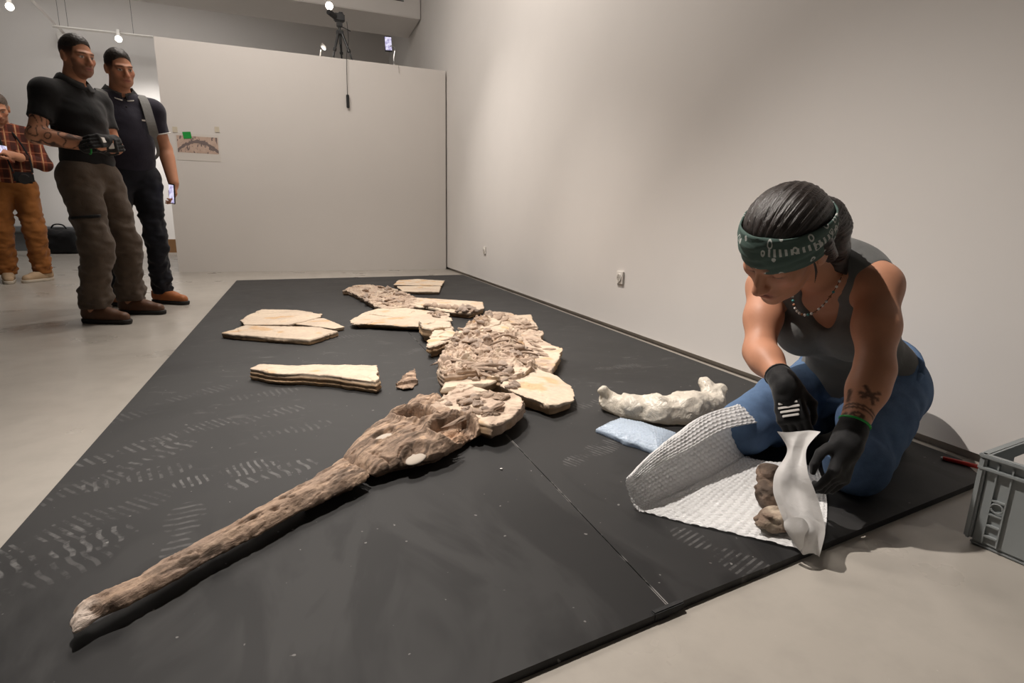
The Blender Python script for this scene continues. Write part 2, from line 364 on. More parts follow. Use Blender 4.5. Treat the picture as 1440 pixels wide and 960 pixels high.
# ------------------------------------------------------------------ black platform
PT = .018
def platform_mat():
    n = NT('black_board'); v = n.coord('Generated' if False else 'Object')
    big = n.noise(v, 1.6, 4, .55, .8)
    c = n.mix(n.ramp(big, [(.3, 0), (.7, 1)]), (.016, .016, .0165), (.031, .0305, .0303))
    # wiped dark smudges on the near board
    xyz = n.sep(v)
    near = n.math('SUBTRACT', 1, n.math('SMOOTHSTEP', xyz[1], 0, 1)) if False else None
    sm = n.ramp(n.noise(n.mapping(v, rot=(0, 0, .5), sc=(4.5, 1.6, 1)), 1.2, 4, .55, 1.2), [(.44, 0), (.56, 1)])
    mr = n.n('ShaderNodeMapRange', interpolation_type='SMOOTHSTEP'); n.l(xyz[1], mr.inputs[0]); mr.inputs[1].default_value = 1.05; mr.inputs[2].default_value = 1.5; mr.inputs[3].default_value = 1; mr.inputs[4].default_value = 0
    c = n.mix(n.math('MULTIPLY', n.math('MULTIPLY', sm, mr.outputs[0]), .85), c, (.006, .006, .0065))
    # chalky streaks and scuffs
    st = n.ramp(n.noise(n.mapping(v, rot=(0, 0, .35), sc=(9, 22, 1)), 1, 5, .6, .5), [(.60, 0), (.78, 1)])
    pt = n.ramp(n.noise(v, 2.3, 3), [(.42, 0), (.66, 1)])
    mr2 = n.n('ShaderNodeMapRange', interpolation_type='SMOOTHSTEP'); n.l(xyz[1], mr2.inputs[0]); mr2.inputs[1].default_value = 1.3; mr2.inputs[2].default_value = 2.4
    dust = n.math('MULTIPLY', n.math('MULTIPLY', n.math('MULTIPLY', st, pt), mr2.outputs[0]), .40)
    speck = n.math('MULTIPLY', n.ramp(n.noise(v, 55, 1, .5), [(.765, 0), (.79, 1)]), .5)
    # shoe prints
    g = bpy.data.node_groups.new('shoe_print', 'ShaderNodeTree')
    for nm in ('X', 'Y', 'CX', 'CY', 'CO', 'SI', 'FR', 'ST', 'WV'): g.interface.new_socket(nm, in_out='INPUT', socket_type='NodeSocketFloat')
    g.interface.new_socket('Mask', in_out='OUTPUT', socket_type='NodeSocketFloat')
    class G(NT):
        def __init__(s): s.t = g
    k = G(); gi = k.n('NodeGroupInput').outputs; go = k.n('NodeGroupOutput')
    dx = k.math('SUBTRACT', gi[0], gi[2]); dy = k.math('SUBTRACT', gi[1], gi[3])
    u = k.math('ADD', k.math('MULTIPLY', dx, gi[4]), k.math('MULTIPLY', dy, gi[5])); w = k.math('SUBTRACT', k.math('MULTIPLY', dy, gi[4]), k.math('MULTIPLY', dx, gi[5]))
    def el(cu, ru, rw):
        a = k.math('DIVIDE', k.math('SUBTRACT', u, cu), ru); b = k.math('DIVIDE', w, rw)
        return k.math('SUBTRACT', 1, k.math('ADD', k.math('MULTIPLY', a, a), k.math('MULTIPLY', b, b)))
    e = k.math('MAXIMUM', el(.055, .085, .046), el(-.085, .052, .034))
    e = k.math('MINIMUM', k.math('MAXIMUM', k.math('MULTIPLY', e, 6), 0), 1)
    wav = k.math('SINE', k.math('ADD', k.math('MULTIPLY', u, gi[6]), k.math('MULTIPLY', k.math('SINE', k.math('MULTIPLY', w, 90)), gi[8])))
    wav = k.math('MINIMUM', k.math('MAXIMUM', k.math('ADD', k.math('MULTIPLY', wav, 2.2), -.5), 0), 1)
    k.l(k.math('MULTIPLY', k.math('MULTIPLY', e, wav), gi[7]), go.inputs[0])
    prints = [((230, 616), (306, 594), 300, .55, 0), ((148, 642), (208, 624), 240, .5, .3), ((190, 652), (240, 632), 210, .6, 1.2), ((150, 680), (232, 662), 260, .6, .4),
              ((272, 676), (364, 654), 330, .75, .8), ((352, 676), (410, 658), 220, .6, 1.5), ((60, 705), (130, 680), 280, .35, .2), ((14, 775), (118, 732), 300, .6, .2),
              ((40, 790), (140, 758), 220, .7, 1.6), ((250, 770), (262, 722), 240, .4, .9), ((140, 735), (190, 712), 300, .3, .2), ((812, 646), (852, 626), 420, .55, 0),
              ((850, 518), (888, 514), 420, .6, 0), ((1000, 770), (1040, 790), 420, .5, 0), ((330, 560), (410, 548), 260, .3, .6), ((380, 610), (440, 598), 260, .35, .9),
              ((350, 590), (410, 575), 240, .35, 1.4), ((560, 500), (610, 486), 260, .4, 1.2), ((250, 560), (310, 545), 260, .28, .8), ((440, 478), (520, 470), 260, .35, 1.2),
              ((820, 570), (860, 560), 300, .4, .8), ((120, 600), (180, 585), 240, .3, .5), ((20, 830), (90, 800), 240, .3, 1.)]
    tot = None
    for a, b, fr, s_, wv in prints:
        A = P(*a, PT); B = P(*b, PT); c0 = (A+B)/2; d = nrm(B-A)
        o = n.n('ShaderNodeGroup'); o.node_tree = g; n.l(xyz[0], o.inputs[0]); n.l(xyz[1], o.inputs[1])
        for i, q in enumerate((c0[0], c0[1], d[0], d[1], fr, s_*.8, wv*.45)): o.inputs[2+i].default_value = float(q)
        tot = o.outputs[0] if tot is None else n.math('MAXIMUM', tot, o.outputs[0])
    brk = n.ramp(n.noise(v, 26, 4, .65), [(.40, 0), (.60, 1)])
    tot = n.math('MULTIPLY', n.math('MULTIPLY', tot, brk), .48)
    seam = n.math('MULTIPLY', n.math('LESS_THAN', n.math('ABSOLUTE', n.math('SUBTRACT', xyz[0], .6205)), .0035), n.ramp(n.noise(v, 9, 5, .7), [(.5, 0), (.62, 1)]))
    c = n.mix(n.math('MULTIPLY', seam, .55), c, (.35, .34, .33)); c = n.mix(dust, c, (.30, .29, .28)); c = n.mix(tot, c, (.36, .355, .35)); c = n.mix(speck, c, (.3, .29, .28))
    n.set(col=c, rough=n.ramp(big, [(.3, .5), (.7, .68)]), spec=.35); n.bump(n.noise(v, 160, 3), .05, .001); return n.m
M['board'] = platform_mat()
plat = empty('platform'); tag(plat, 'low black painted board platform carrying the fossil on the concrete floor', 'platform')
ney = lambda x: .685+(x-.244)*.1263
MB().prism([(-.63, ney(-.63)), (.6185, ney(.6185)), (.6185, 6.667), (-.63, 6.552)], .0005, PT).build('panel', M['board'], plat)
MB().prism([(.6215, ney(.6215)+.006), (1.835, ney(1.835)), (1.928, 1.0), (1.940, 6.79), (.6215, 6.667)], .0005, PT-.0006).build('panel', M['board'], plat)
c0 = P(938, 857, .012); dd = nrm((1, .1263, 0)); an = math.atan2(dd[1], dd[0])
MB().box((c0[0], c0[1]-.001, .0125), (.075, .012, .017), Matrix.Rotation(an, 3, 'Z'), .002).build('edge_strip', M['black_rubber'], plat)

# ------------------------------------------------------------------ wall fittings
def outlet(px, py, label):
    p = PX(px, py, WX); t = empty('wall_socket', (WX, p[1], p[2])); tag(t, label, 'socket', 'wall sockets')
    MB().box((-.006, 0, 0), (.013, .082, .082), bev=.003).build('face_plate', M['white_plastic'], t)
    MB().cyl((-.011, 0, 0), (-.0185, 0, 0), .027, .026, 24).build('socket_ring', M['white_plastic'], t)
    MB().cyl((-.0180, 0, 0), (-.0188, 0, 0), .021, .021, 24).build('socket_well', simple('socket_shade', srgb(185, 180, 172), .5), t)
    h = MB()
    for s in (-1, 1): h.cyl((-.0186, s*.0095, 0), (-.0192, s*.0095, 0), .0028)
    h.build('contact_holes', M['black_rubber'], t)
    return t
outlet(873, 390, 'square white wall socket with round well on the bare wall nearest the woman')
outlet(682, 352, 'small white wall socket low on the wall close to the partition corner')

# ------------------------------------------------------------------ printed picture on the partition
def poster_mat():
    n = NT('printed_picture'); v = n.coord(); s = n.sep(v)
    sky = n.mix(n.noise(v, 14, 5), srgb(172, 142, 126), srgb(214, 192, 176))
    # dark curved animal shape
    arch = n.math('SUBTRACT', s[2], n.math('ADD', n.math('MULTIPLY', n.math('MULTIPLY', s[0], s[0]), -2.4), .035))
    nz = n.math('MULTIPLY', n.math('SUBTRACT', n.noise(v, 26, 4), .5), .06)
    a = n.math('ABSOLUTE', n.math('ADD', arch, nz)); body = n.math('LESS_THAN', a, .02)
    legs = n.math('GREATER_THAN', n.noise(n.mapping(v, sc=(1, 1, .35)), 42, 3), .58)
    f = n.math('MULTIPLY', n.math('MAXIMUM', body, legs), .8)
    n.set(col=n.mix(f, sky, srgb(88, 80, 84)), rough=.5); return n.m
p0 = PY(248, 190, 7.72); p1 = PY(308, 217, 7.72); pc = (p0+p1)/2
po = empty('printed_picture', (pc[0], 7.72, pc[2])); tag(po, 'small printed landscape picture with green tape stuck on the partition', 'poster')
MB().box((0, -.002, -.03), (p1[0]-p0[0]+.03, .003, .30)).build('paper', simple('paper', srgb(212, 206, 199), .7, .02), po)
MB().box((0, -.0042, 0), (p1[0]-p0[0], .0012, abs(p0[2]-p1[2])+.0)).build('print', poster_mat(), po)
tp = PY(263, 190, 7.71); MB().box((tp[0]-pc[0], -.007, tp[2]-pc[2]), (.085, .002, .075), Matrix.Rotation(-.1, 3, 'Y')).build('tape', M['green_tape'], po)
for q in (246, 305):
    t2 = PY(q, 182, 7.71); MB().box((t2[0]-pc[0], -.006, t2[2]-pc[2]), (.05, .0015, .06)).build('masking_tape', simple('masking', srgb(205, 195, 175), .7), po)

# ------------------------------------------------------------------ tripod, phone holder, clip lamp on top of the partition
TZ = 2.62
tb = PY(479, 74, 7.86); t = empty('camera_tripod', (tb[0], 7.86, TZ)); tag(t, 'black camera tripod standing on the partition top with a hanging cable', 'tripod')
MB().cyl((0, 0, .2), (0, 0, .40), .014).build('centre_column', M['black_metal'], t)
for a in (-.10, .02, .13):
    yy = -.09 if a != .02 else .1
    m = MB(); m.cyl((a*.15, yy*.15, .34), (a*.75, yy*.75, .11), .017, .014); m.cyl((a*.7, yy*.7, .13), (a, yy, .0), .011, .010); m.sph((a, yy, .012), .013, 1)
    m.cyl((a*.70, yy*.70, .13), (a*.77, yy*.77, .10), .021, .021); m.build('leg', M['black_metal'], t)
MB().box((0, 0, .33), (.085, .07, .05), bev=.008).build('shoulder', M['black_metal'], t)
MB().box((0, 0, .42), (.07, .06, .06), bev=.01).cyl((.03, 0, .40), (.13, -.02, .36), .006).build('head', M['black_metal'], t)
m = MB(); m.box((.0, 0, .50), (.13, .08, .09), bev=.012); m.cyl((-.05, -.02, .5), (-.13, -.1, .52), .035, .032, 16); m.box((.02, 0, .555), (.05, .05, .02), bev=.005); m.build('camera_body', M['black_metal'], t)
ca = PY(487, 78, 7.71); cb = PY(488.5, 133, 7.70)
rc = empty('remote_control', (cb[0], 7.70, cb[2])); tag(rc, 'black remote control dangling on a thin cable over the partition face', 'remote')
RO = V3(cb[0], 7.70, cb[2]); tw = V3(tb[0], 7.86, TZ)
pts = spline([tw+V3(.075, -.16, .42)-RO, tw+V3(.085, -.165, .2)-RO, (ca[0]-cb[0], 0, TZ-cb[2]), (0, 0, 0)], 6)
MB().tube(pts, .0035, 6).build('cable', M['black_rubber'], rc)
r1 = PY(489.5, 152, 7.70); MB().box((.002, -.003, (r1[2]-cb[2])/2), (.035, .022, abs(cb[2]-r1[2])), bev=.006).build('remote', M['black_rubber'], rc)
# phone on a flexible arm
q0 = PY(554, 88, 7.86); t = empty('phone_holder', (q0[0], 7.86, TZ)); tag(t, 'flexible grey gooseneck holder clamped on the partition top', 'phone holder')
q1 = PY(546, 62, 7.86)
pts = spline([(0, 0, -.0), (0, 0, .12), (.015, 0, .22), (-.02, 0, .255), (q1[0]-q0[0]+.02, -.01, .245)], 6)
MB().tube(pts, .008, 8).build('gooseneck', M['steel'], t); MB().box((0, 0, .012), (.05, .1, .03), bev=.004).build('clamp', M['steel'], t)
wq = PY(561, 103, 7.72); MB().tube(spline([(.0, -.1, .02), (.03, -.148, .0), (wq[0]-q0[0], -.15, wq[2]-TZ)], 5), .003, 6).build('wire', M['recess'], t)
def screen_mat():
    n = NT('phone_screen'); v = n.coord(); c = n.ramp(n.noise(v, 30, 3), [(.35, srgb(150, 140, 190)), (.55, srgb(225, 220, 245)), (.7, srgb(245, 240, 250))]); n.set(col=(0, 0, 0), emit=c, es=1.0); return n.m
M['screen'] = screen_mat()
t = empty('smartphone', tuple(q1)); tag(t, 'smartphone with bright screen held by gooseneck above the partition', 'phone')
Rp = Matrix.Rotation(-.05, 3, 'Y')
MB().box((0, 0, 0), (.095, .012, .185), Rp, .004).build('case', M['black_metal'], t); MB().box((0, -.0068, .004), (.083, .001, .155), Rp).build('screen', M['screen'], t)
# small clip lamp
l0 = PY(449, 76, 7.95); t = empty('clip_lamp', (l0[0], 7.95, TZ)); tag(t, 'small clip-on spotlight glowing at the partition top beside tripod', 'lamp')
MB().cyl((0, 0, 0), (.02, 0, .13), .008).build('stem', M['white_plastic'], t)
MB().cyl((.065, .0, .185), (.03, .0, .15), .034, .025, 20).build('lamp_head', M['recess'], t)
MB().cyl((.052, -.026, .145), (.056, -.03, .149), .026, .026, 20).build('bulb', M['lamp_glow'], t)
# ------------------------------------------------------------------ track lights
def track(a, b, label):
    m = MB(); a = Vector(a); b = Vector(b); m.tube([a, b], .022, 4)
    o = m.build('light_track', M['white_plastic']); tag(o, label, 'light track')
    for f in (.15, .8):
        p = a.lerp(b, f); MB().cyl(p, (p.x, p.y, 4.5), .003, n=6).build('hanger', M['black_metal'], o)
    return o
def tspot(p, aim, lit, label):
    p = Vector(p); t = empty('track_spotlight', p); tag(t, label, 'spotlight', 'track spotlights')
    d = (Vector(aim)-p).normalized()
    MB().box((0, 0, -.02), (.05, .05, .12), bev=.006).build('bracket', M['white_plastic'], t)
    c = Vector((0, 0, -.10)); MB().cyl(c-d*.07, c+d*.07, .05, .055, 24).build('housing', M['white_plastic'], t)
    MB().cyl(c+d*.0705, c+d*.074, .047, .047, 24).build('lens', M['lamp_glow'] if lit else M['black_rubber'], t)
ta = P(40, -5, 3.7); tb_ = PY(97, 54, 12.2); tb_[2] = 3.72; ta2 = P(20, -25, 3.72)
track(ta2, P(97, 54, 3.66), 'white ceiling light track running toward the back wall')
e0 = PY(74, 37, 12.0); e1 = PY(215, 52, 12.0); track(e0, e1, 'short white light track parallel to the back wall')
c_ = CP
tspot(P(12, -2, 3.68), tuple(CP+V3(-.3, 0, -1.2)), True, 'lit white spotlight hung on the long light track')
tspot(P(84, 44, 3.66), (-2.2, 10, 0), False, 'unlit white spotlight pointing down at end of long track')
s1 = PY(166, 45, 11.95); tspot(s1, (-1.2, 3, .6), True, 'lit round spotlight on the short track above the two men')
s2 = PY(463, 2, 9.0); tspot(s2+V3(0, 0, .05), (-.2, 1.0, .3), True, 'lit white ceiling spotlight just above the tripod camera')

# ================================================================== the fossil
M['rock'] = colmat('limestone', .85, .2, 160, .35, .004, .13, 45)
M['bone'] = colmat('fossil_bone', .75, .25, 190, .7, .005, .22, 70)
def grain_mat():
    n = NT('fossil_bone_grain'); v = n.coord(); a = n.attr('Col').outputs['Color']; g1 = n.noise(n.mapping(v, sc=(9, 75, 40)), 1, 6, .65, .6); g2 = n.noise(v, 110, 5, .7)
    mlt = n.n('ShaderNodeMix', data_type='RGBA', blend_type='MULTIPLY'); mlt.inputs[0].default_value = 1; n.l(a, mlt.inputs[6])
    n.l(n.ramp(n.math('ADD', n.math('MULTIPLY', g1, .65), n.math('MULTIPLY', g2, .35)), [(.32, .42), (.50, .95), (.68, 1.25)]), mlt.inputs[7]); n.set(col=mlt.outputs[2], rough=.75, spec=.25)
    n.bump(n.math('ADD', g1, n.math('MULTIPLY', g2, .5)), .9, .008); return n.m
M['bone_grain'] = grain_mat()
M['fill'] = simple('pale_filler', srgb(186, 175, 162), .8, .06, 60, .2)
def poly2d(poly, x, y):
    """signed distance to a polygon on a 2-d grid, negative inside"""
    d = np.full(np.broadcast(x, y).shape, 9., np.float32); ins = np.zeros(d.shape, bool); n = len(poly)
    for i in range(n):
        a = poly[i]; b = poly[(i+1) % n]; e = b-a; w0 = x-a[0]; w1 = y-a[1]
        t = np.clip((w0*e[0]+w1*e[1])/(e@e+1e-12), 0, 1)
        d = np.minimum(d, np.sqrt((w0-e[0]*t)**2+(w1-e[1]*t)**2))
        if abs(e[1]) > 1e-9:
            c = ((a[1] <= y) & (b[1] > y)) | ((b[1] <= y) & (a[1] > y)); ins ^= c & (x < a[0]+(y-a[1])/e[1]*e[0])
    return np.where(ins, -d, d)
CREAM = np.array(srgb(208, 191, 170)); OCHRE = np.array(srgb(196, 152, 98)); GREY = np.array(srgb(178, 160, 146)); BROWN = np.array(srgb(134, 114, 99)); DARK = np.array(srgb(82, 70, 61)); UMBER = np.array(srgb(178, 153, 132))
def slab(name, px, z1, z0=None, v=.006, under=.010, relief=.006, rs=9, edge=.012, seed=0, tilt=None, strata=.006, bonez=0, holes=(), taper=.0, label='', cat='fossil slab', group='fossil slabs laid on the black platform', topz=None):
    z0 = PT if z0 is None else z0
    zs = topz if topz is not None else z1
    poly = np.array([P(a, b, zs)[:2] for a, b in px])
    c = poly.mean(0); poly = poly-c
    lo = poly.min(0)-.03; hi = poly.max(0)+.03
    ext = relief*2+.02+(abs(tilt[2]) if tilt else 0)
    g = Grid((lo[0], lo[1], z0-.02), (hi[0], hi[1], z1+ext), v)
    x, y, z = g.xyz(); X = x[:, :, 0]; Y = y[:, :, 0]; s = seed*3.7
    d2 = poly2d(poly, X, Y)+edge*.7*fbm(X*14+s, Y*14, s, 3)+edge*.4*vnoise(X*45+s, Y*45, s)
    h = relief*.6*fbm(X*rs+s, Y*rs, s+2, 4)
    f1, ed, r1, r2, ox, oy = worley(X*5+s+.3*vnoise(X*12, Y*12, s), Y*5+.3*vnoise(X*12, Y*12, s+3), seed)     # split bedding planes, each a little tilted
    h = h+relief*((r1-.5)*1.1+(ox*(r2-.5)+oy*(r1-.5))*.9)
    bn = None
    if bonez:
        bmask = sstep(-.3, .15, fbm(X*5+s*2, Y*5, s+4, 2)+.12)
        wx = X+.02*vnoise(X*15, Y*15, s); wy = Y+.02*vnoise(X*15, Y*15, s+5); hh = 0
        for q_, (sx_, sy_, ro, am) in enumerate(((26, 13, .5, 1.), (34, 18, 2.1, .8), (55, 40, 1.2, .45))):
            cx_, sx2 = math.cos(ro), math.sin(ro); f1, ed, r1, r2, ox, oy = worley((wx*cx_+wy*sx2)*sx_, (-wx*sx2+wy*cx_)*sy_, seed*7+q_)
            hh = hh+am*((r1-.35)*1.3+ox*(r2-.5)*1.6+oy*(r1-.5)*1.6-.5*f1*f1)*sstep(0, .16, ed)
        bn = bmask; h = h+bonez*bmask*hh*.75
    if tilt: h = h+tilt[2]*((X*tilt[0]+Y*tilt[1])/max(np.ptp(poly[:, 0]*tilt[0]+poly[:, 1]*tilt[1]), .01))
    for hx, hy, hr, hd in holes:
        q = P(hx, hy, zs)[:2]-c; rr = np.sqrt((X-q[0])**2+(Y-q[1])**2)*(1+.35*vnoise(X*30, Y*30, s)); h = h-hd*(1-sstep(hr*.55, hr, rr))
    top = (z1+h)[:, :, None]
    lay = strata*vnoise(np.zeros_like(z)+s, s*2, z*120)+strata*.8*vnoise(x*6+s, y*6, z*90)
    g.D = np.maximum(np.maximum(d2[:, :, None]+lay+taper*(z-z1)/max(z1-z0, .01)+under*sstep(z0+.55*(z1-z0), z0+.1*(z1-z0), z), z-top), z0-.0-z).astype(np.float32)
    me = g.mesh(name); vv = mverts(me); me.polygons.foreach_set('use_smooth', np.zeros(len(me.polygons), bool))
    # colours: cream bedding planes, ochre broken sides darkened with painted-in shade, grey-brown bone
    nx_ = 2*sstep(-.5, .6, fbm(vv[:, 0]*7+s, vv[:, 1]*7, vv[:, 2]*7, 4))
    colr = CREAM[None]*(1-.5*nx_[:, None]*.5)+GREY[None]*(.5*nx_[:, None]*.5)
    oc = sstep(.15, .5, fbm(vv[:, 0]*11+s+3, vv[:, 1]*11, vv[:, 2]*40, 3))[:, None]*.55; colr = colr*(1-oc)+OCHRE*oc
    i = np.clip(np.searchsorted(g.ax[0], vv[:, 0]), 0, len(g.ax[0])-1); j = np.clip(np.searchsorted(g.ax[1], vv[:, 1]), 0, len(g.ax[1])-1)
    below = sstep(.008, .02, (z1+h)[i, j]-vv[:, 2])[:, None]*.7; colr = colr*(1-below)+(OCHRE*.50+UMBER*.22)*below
    if bn is not None:
        w = (sstep(.2, .7, bn[i, j])*sstep(-.7, .2, fbm(vv[:, 0]*30, vv[:, 1]*30, s, 2)))[:, None]*.9; colr = colr*(1-w)+(UMBER*.38+GREY*.66)*w
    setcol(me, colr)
    o = obj(name, me, M['rock'], None, (c[0], c[1], 0)); tag(o, label, cat, group)
    o['_z'] = z1
    return o
S = {}
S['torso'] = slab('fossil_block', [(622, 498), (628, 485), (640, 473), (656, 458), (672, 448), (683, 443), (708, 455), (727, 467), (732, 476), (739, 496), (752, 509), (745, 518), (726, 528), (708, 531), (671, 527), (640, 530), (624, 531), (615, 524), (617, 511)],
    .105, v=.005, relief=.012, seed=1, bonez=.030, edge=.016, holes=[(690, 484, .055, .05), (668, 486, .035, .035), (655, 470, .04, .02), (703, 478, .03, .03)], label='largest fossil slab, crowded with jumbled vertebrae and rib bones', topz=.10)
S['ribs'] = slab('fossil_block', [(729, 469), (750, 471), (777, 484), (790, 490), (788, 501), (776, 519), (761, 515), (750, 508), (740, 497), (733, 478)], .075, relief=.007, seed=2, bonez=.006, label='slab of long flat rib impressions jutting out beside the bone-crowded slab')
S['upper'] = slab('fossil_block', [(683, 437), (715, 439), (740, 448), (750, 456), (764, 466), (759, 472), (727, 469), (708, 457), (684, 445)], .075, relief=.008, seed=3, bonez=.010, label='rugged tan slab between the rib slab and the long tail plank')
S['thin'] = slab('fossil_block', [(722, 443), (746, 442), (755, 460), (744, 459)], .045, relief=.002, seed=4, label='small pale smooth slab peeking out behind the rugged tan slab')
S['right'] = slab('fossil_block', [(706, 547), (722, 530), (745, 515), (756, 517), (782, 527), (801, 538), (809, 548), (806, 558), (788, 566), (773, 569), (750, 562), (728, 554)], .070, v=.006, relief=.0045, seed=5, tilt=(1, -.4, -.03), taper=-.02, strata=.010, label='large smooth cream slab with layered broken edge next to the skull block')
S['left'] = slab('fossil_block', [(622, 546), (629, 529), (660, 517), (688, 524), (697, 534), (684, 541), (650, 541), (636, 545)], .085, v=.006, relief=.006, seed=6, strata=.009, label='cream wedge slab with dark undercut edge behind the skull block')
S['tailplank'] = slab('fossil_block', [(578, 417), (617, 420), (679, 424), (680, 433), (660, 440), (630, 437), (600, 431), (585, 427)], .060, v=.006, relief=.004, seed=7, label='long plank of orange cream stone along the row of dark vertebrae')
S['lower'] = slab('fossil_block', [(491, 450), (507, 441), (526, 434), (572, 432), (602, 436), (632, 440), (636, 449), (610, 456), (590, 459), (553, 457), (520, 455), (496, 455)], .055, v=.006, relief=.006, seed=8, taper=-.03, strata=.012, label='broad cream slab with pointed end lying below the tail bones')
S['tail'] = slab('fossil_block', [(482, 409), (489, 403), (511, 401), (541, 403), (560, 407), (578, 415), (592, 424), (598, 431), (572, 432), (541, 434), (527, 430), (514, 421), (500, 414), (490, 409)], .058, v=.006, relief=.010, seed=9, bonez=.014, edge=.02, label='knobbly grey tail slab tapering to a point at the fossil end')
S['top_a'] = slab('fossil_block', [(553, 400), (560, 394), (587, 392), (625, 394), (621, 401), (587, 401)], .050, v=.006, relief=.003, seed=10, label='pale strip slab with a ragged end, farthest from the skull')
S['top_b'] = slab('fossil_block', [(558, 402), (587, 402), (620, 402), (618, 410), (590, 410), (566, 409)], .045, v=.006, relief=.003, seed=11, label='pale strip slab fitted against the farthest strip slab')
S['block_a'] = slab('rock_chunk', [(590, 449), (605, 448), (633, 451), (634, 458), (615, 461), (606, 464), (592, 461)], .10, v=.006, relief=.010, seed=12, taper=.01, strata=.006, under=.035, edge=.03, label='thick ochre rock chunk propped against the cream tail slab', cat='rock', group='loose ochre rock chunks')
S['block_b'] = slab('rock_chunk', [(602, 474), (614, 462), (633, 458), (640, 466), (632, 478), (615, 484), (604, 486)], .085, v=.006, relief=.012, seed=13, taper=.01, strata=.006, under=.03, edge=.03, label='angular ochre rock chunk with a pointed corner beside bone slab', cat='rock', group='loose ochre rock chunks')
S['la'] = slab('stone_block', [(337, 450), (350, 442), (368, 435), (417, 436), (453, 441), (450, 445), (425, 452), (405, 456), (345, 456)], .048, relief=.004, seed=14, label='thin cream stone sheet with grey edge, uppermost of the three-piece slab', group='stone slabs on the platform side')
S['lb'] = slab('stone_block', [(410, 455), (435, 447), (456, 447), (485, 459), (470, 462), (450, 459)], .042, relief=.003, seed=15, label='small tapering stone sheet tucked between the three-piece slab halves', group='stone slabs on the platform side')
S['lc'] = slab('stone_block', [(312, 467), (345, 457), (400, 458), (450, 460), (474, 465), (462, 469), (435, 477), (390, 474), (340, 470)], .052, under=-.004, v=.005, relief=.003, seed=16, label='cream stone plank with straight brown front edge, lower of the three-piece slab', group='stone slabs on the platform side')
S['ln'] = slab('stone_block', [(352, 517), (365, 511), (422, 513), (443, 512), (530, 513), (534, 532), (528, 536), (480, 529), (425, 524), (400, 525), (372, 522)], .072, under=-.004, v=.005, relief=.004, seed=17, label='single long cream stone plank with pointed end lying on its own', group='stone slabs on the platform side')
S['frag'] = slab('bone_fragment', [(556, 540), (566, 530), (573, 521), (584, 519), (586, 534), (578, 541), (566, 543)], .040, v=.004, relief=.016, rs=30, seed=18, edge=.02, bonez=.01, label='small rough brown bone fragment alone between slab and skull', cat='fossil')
def recol(o, a, b, sc=25):
    me = o.data; vv = mverts(me); w = sstep(-.4, .4, fbm(vv[:, 0]*sc, vv[:, 1]*sc, vv[:, 2]*sc, 3))[:, None]
    at = me.color_attributes['Col']; c = a*(1-w)+b*w; at.data.foreach_set('color', np.concatenate([c, np.ones((len(c), 1))], 1).astype(np.float32).ravel())
recol(S['frag'], BROWN, UMBER*1.2)
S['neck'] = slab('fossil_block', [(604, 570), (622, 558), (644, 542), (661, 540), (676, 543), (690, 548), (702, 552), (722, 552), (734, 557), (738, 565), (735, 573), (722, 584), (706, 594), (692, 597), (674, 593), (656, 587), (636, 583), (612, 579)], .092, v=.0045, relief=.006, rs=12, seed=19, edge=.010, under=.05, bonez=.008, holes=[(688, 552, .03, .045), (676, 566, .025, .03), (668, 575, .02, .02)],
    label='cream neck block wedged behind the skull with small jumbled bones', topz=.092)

# ---- skull and snout
def skull_piece(name, up, lo, v, axis, profile, detail, label, cap0=0.0):
    poly = np.array([P(*q, .060)[:2] for q in up]+[P(*q, .052)[:2] for q in lo[::-1]])
    A = np.array(axis[0]); ex = nrm(np.array(axis[1])-A); ey = np.array([-ex[1], ex[0]])
    q = np.stack([(poly-A)@ex, (poly-A)@ey], 1)
    lo_ = q.min(0)-.03; hi_ = q.max(0)+.03
    g = Grid((lo_[0], lo_[1], PT-.01), (hi_[0], hi_[1], .14), v)
    x, y, z = g.xyz(); X = x[:, :, 0]; Y = y[:, :, 0]
    d2 = poly2d(q, X, Y)+.004*fbm(X*25, Y*25, 3, 3)+.0025*vnoise(X*90, Y*90, 2)
    H = profile(X, Y, d2)+detail(X, Y)
    und = .042*sstep(.054, .022, z)      # undercut lower flank
    g.D = np.maximum(np.maximum(d2[:, :, None]+und, z-H[:, :, None]), PT-z).astype(np.float32)
    me = g.mesh(name); vv = mverts(me)
    o = obj(name, me, M['bone_grain'], None, (A[0], A[1], 0)); o.rotation_euler = (0, 0, math.atan2(ex[1], ex[0]))
    tag(o, label, 'fossil', 'fossil skull pieces')
    return o, me, vv, (A, ex, ey)
def loc2(fr, px, py, z): 
    p = P(px, py, z)[:2]-fr[0]; return np.array([p@fr[1], p@fr[2]])
tipw = P(93, 880, .05)[:2]; endw = P(498, 662, .06)[:2]; backw = P(650, 585, .08)[:2]
def prof_snout(X, Y, d2):
    return .046+.030*(1-np.exp(np.minimum(d2, 0)/.010))+.004*sstep(.1, .5, X)
def det_snout(X, Y):
    a = .0060*fbm(X*11, Y*80, 1.5, 4)+.0030*fbm(X*60, Y*130, 4.5, 3)+.0015*fbm(X*20, Y*30, 9.5, 2)
    cr = np.abs(fbm(X*5+3, Y*38, 8.2, 3)); a = a-.006*(1-sstep(0, .07, cr))*sstep(-.1, .4, vnoise(X*9, Y*9, 3))
    cr = np.abs(fbm(X*7+9, Y*60, 2.2, 3)); a = a-.005*(1-sstep(.0, .06, cr)); f1, ed, r1, r2, ox, oy = worley(X*18+.6*vnoise(X*20, Y*20, 1), Y*55, 9); a = a+.0030*(r1-.5)*sstep(0, .25, ed)
    for hx, hy in ((.44, .012), (.455, -.005), (.40, -.012), (.35, -.004)):
        a = a-.02*np.exp(-((X-hx)/.007)**2-((Y-hy)/.004)**2)
    a = a+.010*np.exp(-((X-.05)/.03)**2)*sstep(-.3, .5, vnoise(X*40, Y*40, 1))-.006*sstep(.05, .0, X)
    return a
